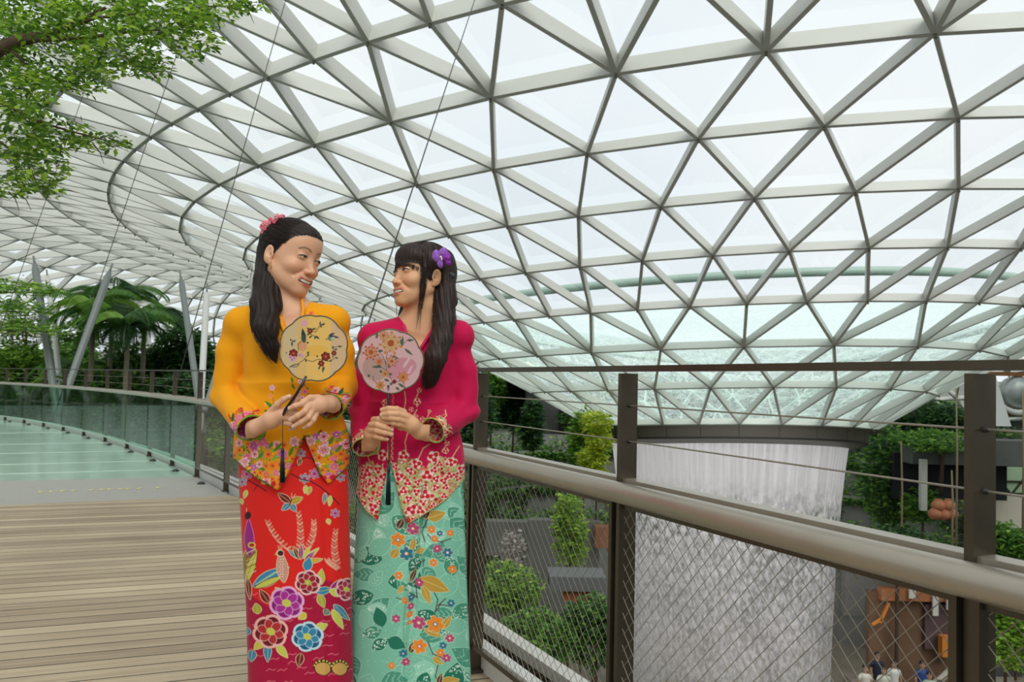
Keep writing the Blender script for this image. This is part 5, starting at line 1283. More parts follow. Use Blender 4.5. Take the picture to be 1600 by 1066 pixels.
def redmotif(dx):
    o = dx
    for q in (((320,250),(262,640)),):
        pass
    # flowering branches
    cvR.line([(374+o,757),(388+o,760),(402+o,768),(416+o,777)], 1.8, srgb(60,20,40)); cvR.line([(402+o,768),(396+o,778)], 1.2, srgb(60,20,40))
    for x, y, r_, c in ((386,750,9,srgb(170,60,150)),(379,763,8,BL_),(476,755,9,BL_),(491,747,9,srgb(160,60,160)),(470,714,8,BL_),(523,811,8,srgb(120,70,170)),(532,752,8,BL_),(520,720,7,srgb(170,60,150)),(398,730,7,srgb(160,60,160))):
        cvR.flower(x+o, y, r_, 6, c, CR, srgb(220,170,200), RD, .4, .55)
    cvR.line([(455+o,748),(470+o,756),(486+o,760),(500+o,768),(514+o,780),(530+o,797)], 1.8, srgb(60,20,40)); cvR.line([(462+o,735),(476+o,720),(488+o,722),(494+o,732)], 1.4, srgb(60,20,40))
    for a in (((408,764),(420,760),YG),((478,766),(476,780),YG),((486,768),(480,782),srgb(190,160,60)),((508,778),(506,797),BL_),((516,782),(514,800),YG),((386,776),(382,790),YG),((470,722),(466,734),MR),((376,790),(380,800),YG),((512,820),(514,830),YG),((500,724),(506,712),MR)): bleaf(a[0][0]+o, a[0][1], a[1][0]+o, a[1][1], 6, a[2])
    # butterfly
    for x0, y0, x1, y1, w_, c in ((454,795,434,780,11,MR),(454,795,473,786,11,srgb(186,150,50)),(453,797,440,808,9,BL_),(455,797,462,810,9,BL_)): bleaf(x0+o, y0, x1+o, y1, w_, c)
    cvR.line([(452+o,800),(456+o,788)], 2, MR); cvR.line([(456+o,788),(462+o,781)], .8, CR); cvR.line([(455+o,788),(456+o,779)], .8, CR)
    # long-necked peacock at the left
    cvR.leaf(382+o,925,396+o,858,21, srgb(150,120,60), CR, None, 1); cvR.leaf(384+o,930,402+o,872,12, YG, MR, RD, 1)
    cvR.leaf(391+o,884,389+o,822,14, PU, srgb(226,120,180), None, 1); cvR.ell(388+o,818,4.6,6.5,.3,srgb(60,20,30)); cvR.line([(386+o,811),(386+o,806)], 1, CR); cvR.ell(394+o,866,6,5,0,YG); cvR.ell(394+o,866,4,3,0,RD)
    for k in range(7): cvR.line([(386+o,880+k*6),(400+o,872+k*6)], 1.2, (CR, MR, YG)[k % 3])
    bleaf(388+o,920,392+o,955,8, MR)
    # plumes
    for bx, by, tx, ty, cv_ in ((470,884,418,828,-6),(467,884,466,812,3),(470,884,490,825,6),(528,905,524,840,-4),(531,905,510,888,-2)):
        n = 12; pts = []
        for i in range(n+1): t = i/n; pts.append((bx+(tx-bx)*t**.8+cv_*math.sin(math.pi*t)+o, by+(ty-by)*t))
        cvR.line(pts, 1.3, srgb(110,24,40))
        for i in range(2, n+1):
            x, y = pts[i]; 
            for s in (-1, 1):
                for q in (0, .5): cvR.line([(x, y+q*4), (x+s*(6.5-i*.25), y-4+q*4)], 1.0, srgb(236,196,160) if i % 2 else srgb(226,150,130))
    for a in (((468,886),(450,872),BL_),((468,888),(458,866),MR),((470,888),(470,862),PU),((474,886),(484,866),YG),((477,888),(498,868),YG),((476,890),(492,874),PU),((480,892),(504,886),srgb(200,160,60))): bleaf(a[0][0]+o, a[0][1], a[1][0]+o, a[1][1], 7, a[2])
    cvR.leaf(478+o,906,484+o,884,14, BL_, CR, None, 1)
    # sitting bird
    cvR.leaf(396+o,934,452+o,900,22, BL_, CR, None, 1)
    for k in range(9): cvR.line([(400+k*5.2+o,930-k*3.2),(408+k*5.2+o,924-k*3.6)], 1.4, YG if k % 2 else srgb(170,210,210))
    cvR.leaf(398+o,936,446+o,914,9, YG, MR, None, 1); cvR.leaf(444+o,926,438+o,872,17, srgb(206,150,130), CR, None, 1)
    for k in range(8):
        for j in range(2): cvR.ell(438.5+j*4+o-(k % 2), 888+k*4, .9, .9, 0, WH)
    cvR.ell(438+o,878,6.2,6,0,CR); cvR.ell(438.6+o,878,4.6,4.4,0,srgb(70,26,34)); cvR.leaf(434+o,879,429+o,881,3, YG); 
    for k in (-2, 0, 2): cvR.line([(438+k+o,872),(437.5+k*1.6+o,866)], .8, CR)
    # large flowers and leaves
    for a in (((500,928),(502,902),srgb(190,190,80)),((492,940),(520,935),BL_),((448,950),(430,934),YG),((420,960),(406,938),MR),((404,978),(400,960),srgb(170,170,60)),((498,944),(506,966),srgb(170,170,70)),((478,975),(466,985),srgb(206,190,70)),((492,1000),(512,992),YG),((412,1020),(398,1036),srgb(206,190,70)),((418,1024),(418,1056),BL_),((432,1026),(450,1048),YG),((470,1040),(466,1062),MR),((516,940),(534,918),PU),((520,960),(546,985),BL_),((518,968),(536,1000),YG),((514,936),(536,946),YG),((390,1000),(384,1014),BL_),((512,968),(506,978),srgb(110,130,120)),((396,1036),(394,1056),BL_)): bleaf(a[0][0]+o, a[0][1], a[1][0]+o, a[1][1], 12, a[2])
    bigflower(481+o,925,21,srgb(120,24,40),srgb(236,190,190),srgb(170,40,50),srgb(176,184,80)); bigflower(448+o,959,28,srgb(140,30,120),srgb(232,170,210),srgb(176,50,150),YG)
    bigflower(423+o,1006,28,srgb(110,20,34),srgb(238,180,170),srgb(190,50,54),YG); bigflower(480+o,1013,25,srgb(30,90,130),srgb(190,220,230),srgb(60,140,176),YG)
    bigflower(541+o,935,19,srgb(140,24,60),srgb(236,190,190),srgb(190,50,80),YG); bigflower(440+o,1120,28,PU,srgb(232,170,210),srgb(176,50,150),YG); bigflower(510+o,1150,24,srgb(30,90,130),CR,BL_,YG)
    for cx0 in (504, 530): cvR.ell(cx0+o,1062,15,13,0,srgb(70,40,30)); cvR.ell(cx0+o,1064,12,10,0,srgb(206,160,90)); [cvR.ell(cx0+o+13*math.cos(t),1062-11*math.sin(t),1.6,1.6,0,YG) for t in np.linspace(.2,2.9,7)]
rep(redmotif)
# ---- teal batik sarong of the woman in magenta
TL = srgb(124,190,164); TD = srgb(34,116,92); TM = srgb(78,150,126); TP = srgb(170,218,196)
cvT = Canvas(430, 690, 860, 1340, 2.2, TL); rt = random.Random(8)
w = cvT.win(430, 690, 860, 1340); sl, X_, Y_ = w; cvT.img[sl] *= (1+.05*np.sin(X_*2.1+np.sin(Y_*.7))*np.sin(Y_*1.9))[..., None]
for k, (x, y) in enumerate(scatter(420, lambda x, y: True, (430, 690, 860, 1335), 15, 21)):
    a = rt.uniform(0, 6.28); L = rt.uniform(30, 50); c = (TD, TM, TL, srgb(146,206,182), TM, TL, srgb(70,146,118), TL, srgb(134,198,172))[k % 9]; x1, y1 = x+L*math.cos(a), y+L*math.sin(a)
    cvT.leaf(x, y, x1, y1, L*.62, c, TP, None, .9)
    if k % 3 == 0:
        for _ in range(34):
            t = rt.uniform(.1,.9); s_ = rt.uniform(-.22,.22)*math.sin(math.pi*t); cvT.ell(x+(x1-x)*t-(y1-y)*s_, y+(y1-y)*t+(x1-x)*s_, 1.0, 1.0, 0, srgb(206,232,216))
    elif k % 3 == 1:
        for t in (.3,.5,.7): cvT.line([(x+(x1-x)*(t-.15), y+(y1-y)*(t-.15)), (x+(x1-x)*t-(y1-y)*.18, y+(y1-y)*t+(x1-x)*.18)], .8, TP); cvT.line([(x+(x1-x)*(t-.15), y+(y1-y)*(t-.15)), (x+(x1-x)*t+(y1-y)*.18, y+(y1-y)*t-(x1-x)*.18)], .8, TP)
for _ in range(3200): cvT.ell(rt.uniform(430,860), rt.uniform(700,1290), .7, .7, 0, srgb(186,224,206), .7)
OO = srgb(232,136,44); PM = srgb(186,70,120); BB = srgb(46,116,140); GO = srgb(188,150,62); ST = srgb(84,44,54)
def tealmotif(dx, dy=0):
    o = dx; P = lambda x, y: (x+o, y+dy)
    for pts in (((664,788),(660,806),(668,822),(660,842),(664,858)),((668,846),(676,856),(690,858),(704,852)),((664,888),(652,896),(644,902)),((640,940),(652,950),(650,930)),((676,936),(684,952),(680,972),(688,960),(704,962)),((684,962),(696,950)),((620,950),(636,956),(648,948)),((668,1020),(676,1040),(690,1046))): cvT.line([P(*p) for p in pts], 1.6, ST)
    for x0, y0, x1, y1, w_, c in ((668,820,696,810,18,GO),(664,822,670,800,8,ST),(622,838,630,820,11,ST),(655,918,702,938,24,GO),(660,930,672,960,12,GO),(612,886,622,870,13,GO),(642,872,648,852,8,GO),(650,876,664,870,9,GO),(650,902,640,924,8,ST),(690,1000,704,978,10,GO),(662,1000,690,1012,10,GO),(676,1046,692,1056,10,GO),(640,1040,648,1020,9,ST),(630,930,622,944,7,GO)):
        cvT.leaf(x0+o, y0+dy, x1+o, y1+dy, w_, c, srgb(220,206,150), srgb(226,200,130), .7)
    for x, y, r_, c, m in ((622,856,13,OO,BB),(645,837,11,PM,GO),(635,878,12,BB,OO),(674,838,7,OO,PM),(679,853,6,OO,PM),(703,843,6,OO,PM),(687,844,5,BB,OO),(683,869,7,PM,OO),(699,875,9,BB,srgb(206,150,190)),(677,892,8,OO,PM),(706,902,7,OO,PM),(623,914,8,OO,PM),(655,925,7,PM,OO),(633,954,6,OO,BB),(643,948,6,BB,OO),(642,963,6,PM,OO),(680,992,15,OO,BB),(654,990,12,PM,GO),(655,1028,13,OO,PM),(704,957,6,BB,OO),(619,984,7,PM,OO),(640,976,6,OO,PM),(702,1014,8,PM,OO),(688,1038,7,OO,PM),(692,1026,6,BB,PM),(697,1046,7,PM,OO),(630,1040,7,BB,PM),(634,1054,7,PM,OO),(612,1060,6,OO,PM),(640,990,4,OO,PM)):
        cvT.flower(x+o, y+dy, r_, 6, c, srgb(214,222,190) if r_ > 7 else None, None, m, .4*x, .38, .8); cvT.ell(x+o, y+dy, r_*.12+.4, r_*.12+.4, 0, WH)
    for x0, y0, x1, y1 in ((598,998,588,966),(606,1018,634,1030)): cvT.leaf(x0+o, y0+dy, x1+o, y1+dy, 22, TD, TP)
for dx in (-190, 0, 190): tealmotif(dx); tealmotif(dx+20, 270)

# ---------------------------------------------------------------- woman in yellow
def g_yellow():
    g = Fig(); g.d = 2.5; g.label = 'young woman in yellow embroidered kebaya and red batik sarong, smiling at her friend'
    g.head = (453.5, 401, 0); g.hs = 1.0; g.rot = (math.radians(61), math.radians(8), math.radians(9)); g.gaze = (.0012, -.0004)
    g.neck0 = (452, 492, .015); g.axis = 458
    g.shl = (378, 506, .0); g.shr = (521, 504, .0)
    g.trunk = [((452,548,.0), (.128,.088,.120)), ((454,608,.0), (.128,.088,.13)), ((456,690,.0), (.150,.108,.13))]
    g.prof = [(600,453,73,.104),(650,455,77,.110),(700,455,86,.122),(740,454,91,.130),(800,453,93,.136)]
    g.waist = 620; g.skin = srgb(222,170,136); g.lip = srgb(190,84,78); g.brow = srgb(52,34,28)
    g.arms = [[(374,508,.01),(362,552,.01),(352,618,.0),(392,670,-.15)], [(515,503,.01),(529,548,.01),(536,604,.01),(515,637,-.15)]]
    g.armr = [(.044,.045,.041,.041), (.044,.045,.041,.041)]; g.foldv = [(.7,0,.7), (-.7,0,.7)]
    g.vneck = [(427,468), (457,548), (474,456)]; g.hem = hemY; g.hemback = 728; g.hemtip = 768; g.open = ((477,681), 452, 499); g.plainv = 0
    g.detail = lambda u, v, m: m | (v > 655) | ((v > 560) & (u > 405) & (u < 530)) | ((v > 478) & (u > 465) & (u < 490))
    def paint(V, u, v, m, arms):
        C = cvY.sample(u, v); K = cuffY.sample(u, v); K[...] = K
        for k, a in enumerate(arms):
            dd_ = (a[-1]-a[-2]); L_ = np.linalg.norm(dd_); t = ((V-a[-1]) @ dd_)/L_; near_ = (m & (t > -.075)); C[m & (np.linalg.norm(V-a[-1], axis=1) < .2) & ~near_] = YB; C[near_ & (np.linalg.norm(V-a[-1], axis=1) < .2)] = K[near_ & (np.linalg.norm(V-a[-1], axis=1) < .2)]
            rim_ = m & (t > -.006) & (np.linalg.norm(V-a[-1], axis=1) < .08); C[rim_] = srgb(120,150,40)
        return C
    g.paint = paint; g.clothm = cloth_mat('yellow_voile', .8, .08); g.sarm = cloth_mat('red_batik_cotton', .6, .1, (500,.06))
    gp_ = mat('yellow_collar', srgb(236,158,8), .8, sheen=.08)
    g.piping = [('collar', [(429,474,-.03),(434,492,-.07),(442,512,-.09),(450,530,-.10),(457,548,-.103)], .0055, gp_), ('collar', [(471,462,-.02),(474,484,-.06),(470,508,-.085),(464,530,-.098),(458,548,-.103)], .0055, gp_)]
    g.skirt = dict(top=672, v=[672,725,760,860,960,1066,1300], l=[386,375,375,380,386,389,392], r=[530,542,543,545,547,549,552], flat=.685, cv=cvR,
        fold=lambda th, Vz, vv: .012*np.sin(th*7+1.0+1.5*Vz)*np.clip(Vz*1.6, 0, 1) + .020*np.exp(-((th-.62)/.05)**2)*np.clip(Vz*2, 0, 1) - .018*np.exp(-((th-.75)/.06)**2)*np.clip(Vz*2, 0, 1))
    # hands: (u, v, depth offset)
    R = {'fore': (378,676,-.10), 'palm': [(400,668,-.165),(424,656,-.185),(441,648,-.195)], 'pr': (.0215,.0235,.0190), 'fingers': [
        ([(424,645,-.19),(434,632,-.205),(444,624,-.212),(452,620,-.214)], (.0115,.0095,.0082,.0070)),
        ([(446,640,-.200),(459,637,-.212),(463,624,-.214),(467.5,612,-.212)], (.0098,.0088,.0076,.0064)),
        ([(447,646,-.198),(462,645,-.215),(470,650,-.205),(464,656,-.19)], (.0095,.0086,.0078,.0068)),
        ([(446,653,-.196),(461,654,-.212),(468,660,-.20),(460,664,-.188)], (.0092,.0082,.0074,.0066)),
        ([(442,660,-.190),(455,663,-.202),(461,668,-.195),(454,671,-.185)], (.0086,.0076,.0068,.0060))], 'nail': (0,-1,.3)}
    Lh = {'fore': (530,632,-.09), 'palm': [(513,630,-.175),(500,632,-.200),(487,636,-.212)], 'pr': (.0210,.0225,.0195), 'fingers': [
        ([(497,622,-.205),(484,622,-.222),(474,628,-.228),(468,634,-.226)], (.0105,.0090,.0080,.0068)),
        ([(484,625,-.218),(472,631,-.232),(461,634.5,-.235),(453,638,-.232)], (.0092,.0082,.0074,.0064)),
        ([(484,632,-.222),(476,643,-.238),(465,650,-.240),(454.5,656,-.236)], (.0094,.0084,.0076,.0066)),
        ([(489,640,-.220),(482,652,-.232),(470,660,-.234),(459,666.5,-.230)], (.0092,.0082,.0074,.0064)),
        ([(494,646,-.212),(490,656,-.222),(483,664,-.224),(475,668,-.220)], (.0086,.0076,.0068,.0060))], 'nail': (0,-1,.4)}
    g.hands = [R, Lh]
    # hair: pulled back from the face, tied high behind, long waves over her right shoulder
    g.hairm = M_hair; g.cap = [((0,.018,.036), (.0775,.0965,.0800)), ((0,.075,.055), (.045,.035,.045)), ((0,-.046,.0475), (.0585,.0464,.0500))]
    g.line = [(0,.064),(22,.062),(40,.050),(55,.030),(68,.012),(80,-.016),(88,-.018),(94,.000),(102,.014),(110,.008),(118,-.050),(150,-.075),(180,-.08)]
    def cut(L, e):
        M = np.stack([np.abs(L[:, 0]), L[:, 1], L[:, 2]], 1).astype(f32); e = smax(e, hairline(L, g.line), .004)
        return smax(e, -s_ell(M, (.082,.012,-.016), (.016,.019,.031)), .004)
    g.haircut = cut
    g.mass = [([(420,394,.050),(419,440,-.015),(412,476,-.065),(413,512,-.118),(424,544,-.136),(430,566,-.138)], (.036,.040,.036,.030,.019,.004)), ([(425,408,.030),(426,440,-.020),(424,480,-.070),(427,515,-.118)], (.026,.028,.026,.014))]
    g.streak = lambda L, P: .0012*np.sin(np.arctan2(L[:, 0], L[:, 2]-.0)*46 + 3*np.sin(L[:, 1]*40))*(L[:, 2] > -.02) + .0016*np.sin(P[:, 0]*420+P[:, 2]*60+2*np.sin(P[:, 2]*45))*(L[:, 2] <= -.02)
    def locks(A, hw):
        r = random.Random(3); paths = []; rads = []
        cl = bez([A(420,392,.045), A(419,440,-.025), A(412,476,-.075), A(412,514,-.128), A(422,546,-.145), A(431,570,-.146)], 14); n = len(cl)
        for k in range(330):
            a = r.uniform(0, 6.28); q = r.uniform(.35, 1)**.5; R0 = .040*q; tt = np.linspace(0, 1, n); rad = np.interp(tt, [0,.3,.55,.8,1], [.034,.040,.036,.024,.010])*q
            end = int(n*r.uniform(.62, 1)); ph = r.uniform(0, 6.28); amp = r.uniform(.002, .006)
            off = np.stack([np.cos(a+tt*1.2)*rad + amp*np.sin(tt*13+ph)*tt, np.sin(a+tt*1.2)*rad*.62 - .004, amp*.6*np.cos(tt*11+ph)*tt], 1)
            paths.append((cl+off)[:end]); rads.append(r.uniform(.0006, .0013))
        for k in range(26):       # loose wisps flicking out at the back
            s = A(r.uniform(394,402), r.uniform(400,470), .04); e = s + np.array([-.02-r.random()*.014, -.01, -.035-r.random()*.04]); m = (s+e)/2 + np.array([.008, 0, -.012]); paths.append(bez([s, m, e, e+np.array([-.010,0,.006*r.random()])], 6)); rads.append(.0005)
        T_ = np.array(g.line)
        for k in range(420):      # hair drawn back from the hairline to the tie
            ph = r.uniform(-104, 104); z = float(np.interp(abs(ph), T_[:, 0], T_[:, 1])) + r.uniform(-.003, .004) + (r.random()**2)*.03; an = math.radians(ph)
            qq = math.sqrt(max(.05, 1-((z-.036)/.082)**2)); s = np.array([math.sin(an)*.075*qq, .010-.092*math.cos(an)*qq, z]); e = np.array([0,.090,.074]); P = []
            for t in np.linspace(0, 1, 16):
                q = s*(1-t)+e*t + np.array([0,0,-.01*math.sin(math.pi*t)]); q = q - np.array([0,.012,.034]); f_ = np.linalg.norm(q/np.array([.0795,.0985,.0835])); f2 = np.linalg.norm((q+np.array([0,.058,-.0135]))/np.array([.0605,.049,.0525])); qa = q/f_
                P.append(hw(*(qa + np.array([0,.014,.035]))))
            paths.append(np.array(P)); rads.append(r.uniform(.0005, .0010))
        for k in range(16):       # fine hairs at the forehead and temple
            x = r.uniform(-.05, .062); s = np.array([x, -.060+abs(x)*.35, .088-abs(x)*.5]); paths.append(np.array([hw(*(s+np.array([0,-.012*t-.006*t*t,.008*t-.030*t*t*(1+x*6)]))) for t in np.linspace(0, 1.15, 7)])); rads.append(.00022)
        return paths, rads
    g.locks = locks
    return g
def g_magenta():
    g = Fig(); g.d = 2.6; g.label = 'young woman with fringe in magenta embroidered kebaya and teal floral sarong, smiling upwards'
    g.head = (659, 431, 0); g.hs = .94; g.rot = (math.radians(-52), math.radians(-6), math.radians(-4)); g.gaze = (-.0010, .0006)
    g.neck0 = (654, 512, .015); g.axis = 645
    g.shl = (584, 530, .0); g.shr = (716, 526, .0)
    g.trunk = [((648,574,.0), (.122,.088,.115)), ((645,634,.0), (.122,.088,.125)), ((644,710,.0), (.145,.106,.13))]
    g.prof = [(630,646,67,.100),(680,645,72,.106),(730,643,80,.118),(780,640,87,.128),(840,638,90,.134)]
    g.waist = 650; g.skin = srgb(218,166,126); g.lip = srgb(196,92,84); g.brow = srgb(60,42,34)
    g.arms = [[(585,545,.01),(575,590,.01),(567,640,.01),(570,700,-.13)], [(710,538,.01),(723,580,.01),(727,642,.0),(676,673,-.15)]]
    g.armr = [(.043,.043,.040,.038), (.044,.045,.043,.040)]; g.foldv = [(.5,0,.8), (-.6,0,.8)]
    g.vneck = [(629,494), (645,560), (682,498)]; g.hem = hemM; g.hemback = 762; g.hemtip = 822; g.open = ((609,712), 598, 622); g.plainv = 0
    g.detail = lambda u, v, m: m | (v > 680) | ((v > 590) & (u > 590) & (u < 690))
    def paint(V, u, v, m, arms):
        C = cvM.sample(u, v); K = cuffM.sample(u, v)
        for k, a in enumerate(arms):
            dd_ = (a[-1]-a[-2]); L_ = np.linalg.norm(dd_); t = ((V-a[-1]) @ dd_)/L_; nr = np.linalg.norm(V-a[-1], axis=1) < .2; C[m & nr & (t <= -.07)] = MB_; C[m & nr & (t > -.07)] = K[m & nr & (t > -.07)]
            rim_ = m & (t > -.005) & nr; C[rim_] = srgb(170,176,96)
        return C
    g.paint = paint; g.clothm = cloth_mat('magenta_voile', .8, .1); g.sarm = cloth_mat('teal_batik_cotton', .65, .1, (500,.08))
    gp_ = mat('magenta_collar', srgb(196,10,80), .7, sheen=.2)
    g.piping = [('collar', [(631,498,-.02),(633,516,-.065),(638,536,-.09),(645,560,-.103)], .0052, gp_), ('collar', [(680,502,-.02),(674,518,-.065),(660,540,-.09),(646,560,-.103)], .0055, gp_)]
    g.skirt = dict(top=702, v=[702,745,780,860,960,1066,1300], l=[570,561,560,556,550,545,540], r=[716,723,724,727,731,735,742], flat=.70, cv=cvT,
        fold=lambda th, Vz, vv: .014*np.sin(th*6+.4+1.8*Vz)*np.clip(Vz*1.6, 0, 1) + .08*np.exp(-((th-(.36-.62*Vz))/.05)**2) - .06*np.exp(-((th-(.46-.62*Vz))/.06)**2) + .03*np.exp(-((th-1.25)/.07)**2) - .03*np.exp(-((th-1.38)/.07)**2))
    # lower hand is her right, upper hand her left, both closed round the fan's handle
    R = {'fore': (566,706,-.08), 'palm': [(580,690,-.160),(581,678,-.180),(584,669,-.188)], 'pr': (.0205,.0215,.0190), 'fingers': [
        ([(590,660,-.180),(601,656,-.170),(608,655,-.165)], (.0105,.009,.0078)),
        ([(584,656,-.200),(592,655,-.217),(601,658,-.220),(606.5,661,-.216)], (.0092,.0084,.0076,.0066)),
        ([(579.5,664,-.200),(589,664,-.219),(601,668,-.223),(612,671.5,-.217)], (.0094,.0086,.0078,.0066)),
        ([(578,672,-.198),(588,673,-.217),(601,676.5,-.221),(611.5,679,-.215)], (.0092,.0084,.0076,.0066)),
        ([(578,680,-.192),(587,682,-.209),(597,685,-.213),(605,686.5,-.208)], (.0088,.0078,.0070,.0060))], 'nail': (.3,-1,.35)}
    Lh = {'fore': (690,680,-.08), 'palm': [(655,675,-.175),(643,664,-.198),(634,655,-.205)], 'pr': (.0205,.0220,.0200), 'fingers': [
        ([(637,668,-.20),(626,668,-.19),(616,662,-.18)], (.0105,.009,.0080)),
        ([(631,644,-.214),(620,639.5,-.230),(607,638.5,-.234),(597,640.5,-.228)], (.0096,.0086,.0078,.0066)),
        ([(635,651,-.216),(621,647,-.233),(607,646.5,-.237),(596.5,648.5,-.230)], (.0096,.0086,.0078,.0068)),
        ([(635,659,-.214),(622,655,-.231),(610,653.5,-.235),(599,653,-.229)], (.0092,.0084,.0076,.0066)),
        ([(633,666,-.208),(623,663,-.223),(614,661,-.227),(607,660,-.222)], (.0086,.0078,.0070,.0060))], 'nail': (-.5,-.6,.2)}
    g.hands = [R, Lh]
    g.hairm = M_hair2; g.cap = [((0,.016,.036), (.0815,.0985,.0820)), ((0,-.052,.052), (.062,.042,.046)), ((0,.055,-.02), (.070,.050,.075))]
    g.line = [(0,.020),(30,.021),(46,.018),(56,.004),(64,-.020),(74,-.030),(84,-.024),(92,.002),(102,.014),(110,.008),(118,-.050),(150,-.08),(180,-.08)]
    def cut(L, e):
        M = np.stack([np.abs(L[:, 0]), L[:, 1], L[:, 2]], 1).astype(f32); e = smax(e, hairline(L, g.line), .004)
        e = smax(e, -s_ell(M, (.082,.012,-.016), (.018,.019,.031)), .004)
        return smin(e, chain(L, [(.066,-.040,.05),(.074,-.036,.01),(.0745,-.034,-.04),(.072,-.030,-.085)], (.010,.007,.004,.001), .004), .006)
    g.haircut = cut
    g.mass = [([(693,418,.030),(694,460,-.010),(694,500,-.055),(690,530,-.105),(680,560,-.135),(672,590,-.140),(667,606,-.138)], (.034,.034,.032,.030,.030,.020,.006)), ([(694,405,.05),(696,430,.045),(702,470,.06),(704,520,.04)], (.030,.028,.022,.006)), ([(640,470,.06),(634,500,.05),(628,530,.04)], (.028,.022,.01))]
    g.streak = lambda L, P: .0011*np.sin(np.arctan2(L[:, 0], L[:, 1]-.02)*60)*(L[:, 2] > -.02) + .0015*np.sin(P[:, 0]*460+P[:, 1]*200+1.2*np.sin(P[:, 2]*16))*(L[:, 2] <= -.02)
    def locks(A, hw):
        r = random.Random(4); paths = []; rads = []
        cl = bez([A(690,405,.03), A(692,450,-.01), A(694,498,-.065), A(690,530,-.115), A(681,562,-.146), A(672,594,-.150), A(667,610,-.148)], 12); n = len(cl); tt = np.linspace(0, 1, n)
        for k in range(340):
            a = r.uniform(0, 6.28); q = r.uniform(.3, 1)**.5; rad = np.interp(tt, [0,.3,.6,.85,1], [.034,.034,.031,.026,.016])*q; end = int(n*r.uniform(.78, 1))
            off = np.stack([np.cos(a+tt*.3)*rad, np.sin(a+tt*.3)*rad*.6 - .003, tt*0], 1); paths.append((cl+off)[:end]); rads.append(r.uniform(.0006, .0011))
        for k in range(70):       # back hair behind the far edge of the neck and behind the shoulder
            x = r.uniform(696, 712); paths.append(bez([A(x-8,410,.07), A(x-2,450,.06), A(x,490,.05), A(x+r.uniform(-3,2),520+r.random()*14,.035)], 8)); rads.append(.0007)
        for k in range(24): x = r.uniform(618, 634); paths.append(bez([A(640,455,.05), A(x+6,485,.04), A(x,r.uniform(500,530),.02)], 8)); rads.append(.0005)
        for k in range(420):      # fringe combed forward
            ph = r.uniform(-1.15, 1.15); top = np.array([math.sin(ph)*.02, -.005, .118]); low = np.array([math.sin(ph)*.066, -.098*math.cos(ph*.85)+.004, .020+.012*r.random()-.012*abs(ph)]); mid = np.array([math.sin(ph)*.052, -.072*math.cos(ph*.8), .088])
            paths.append(np.array([hw(*p) for p in bez([top, mid, low, low+np.array([r.gauss(0,.0015),.002,-.006-.012*r.random()])], 6)])); rads.append(r.uniform(.0003, .0007))
        for k in range(120):      # crown
            ph = r.uniform(0, 6.28); P = []
            for t in np.linspace(0.05, 1.35, 10):
                q = np.array([math.sin(t)*math.sin(ph), -math.sin(t)*math.cos(ph), math.cos(t)])
                if -math.sin(t)*math.cos(ph) < -.5 and math.cos(t) < .5: break
                P.append(hw(*(q*np.array([.0825,.0995,.083])+np.array([0,.016,.036]))))
            if len(P) > 3: paths.append(np.array(P)); rads.append(.0008)
        for k in range(44):       # long side locks hanging in front of the near ear
            x0 = r.uniform(.064, .078); s = np.array([x0, -.040+r.uniform(-.012,.016), .045]); e = np.array([x0+.004, -.038+r.uniform(-.012,.012), -.05]); f_ = np.array([x0-.008, -.036+r.uniform(-.010,.010), -.12-.09*r.random()])
            paths.append(np.array([hw(*p) for p in bez([np.array([.03,-.02,.108]), s, e, f_], 8)])); rads.append(r.uniform(.0006, .0010))
        for k in range(8): s = np.array([-.066, -.04, .03]); paths.append(np.array([hw(*p) for p in bez([s, s+np.array([-.004,-.01,-.07]), s+np.array([.01,-.01,-.16-.03*r.random()])], 8)])); rads.append(.0005)
        return paths, rads
    g.locks = locks
    return g
GY = g_yellow(); build_person(GY)
GM = g_magenta(); build_person(GM)
# ---- ornaments
A = GY.A
r = random.Random(12); cl = empty('hair_flowers', tup(at(426,346,2.49)), parent=GY.root); C0 = at(426,346,2.49)
for k in range(60):
    t = r.uniform(-1, 1); p = at(425+t*15+r.gauss(0,2.5), 348-t*7+r.gauss(0,4.5), 2.485+r.gauss(0,.014)) - C0; m = MB()
    for j in range(5):
        a = j*1.257+r.random(); m.ball(p + Vector((math.cos(a)*.0034,-.001,math.sin(a)*.0034)), (.0033,.0022,.0033), 6)
    m.build('blossom', mat('pink_blossom' if k % 3 else 'deep_pink_blossom', srgb(232,140,150) if k % 3 else srgb(214,84,108), .6), cl)
m = MB(); pc = Vector(GY.hw(-.0735,-.003,-.046)); m.tube([pc + Vector((.0045*math.sin(a), .002*math.cos(a), -.006-.006*math.cos(a))) for a in np.linspace(.3,5.8,12)], .0011, 6); m.build('earring', mat('gold', srgb(206,170,110), .25, metal=1), GY.root)
# orchid and hair clip
oc = at(689,402,2.50); orc = empty('orchid', oc, parent=GM.root)
M_orc = mat('violet_petal', srgb(150,92,190), .55, noise=(90,.25)); M_orc2 = mat('deep_violet_lip', srgb(140,40,168), .5)
def petal(cx, cz, rx, rz, rot, dy, mm, nm='petal'):
    V = []; Q = []; n = 20
    for i in range(7):
        q = i/6
        for k in range(n):
            a = 2*math.pi*k/n; x = rx*q*math.cos(a); z = rz*q*math.sin(a)*(1+.12*math.cos(a)); c, s = math.cos(rot), math.sin(rot)
            V.append((cx+x*c-z*s, dy + .006*q*q + .002*math.sin(3*a)*q, cz+x*s+z*c))
    for i in range(6):
        for k in range(n): Q.append((i*n+k, i*n+(k+1) % n, (i+1)*n+(k+1) % n, (i+1)*n+k))
    o = np_mesh(nm, V, Q, mm, orc); md = o.modifiers.new('thick', 'SOLIDIFY'); md.thickness = .0012; return o
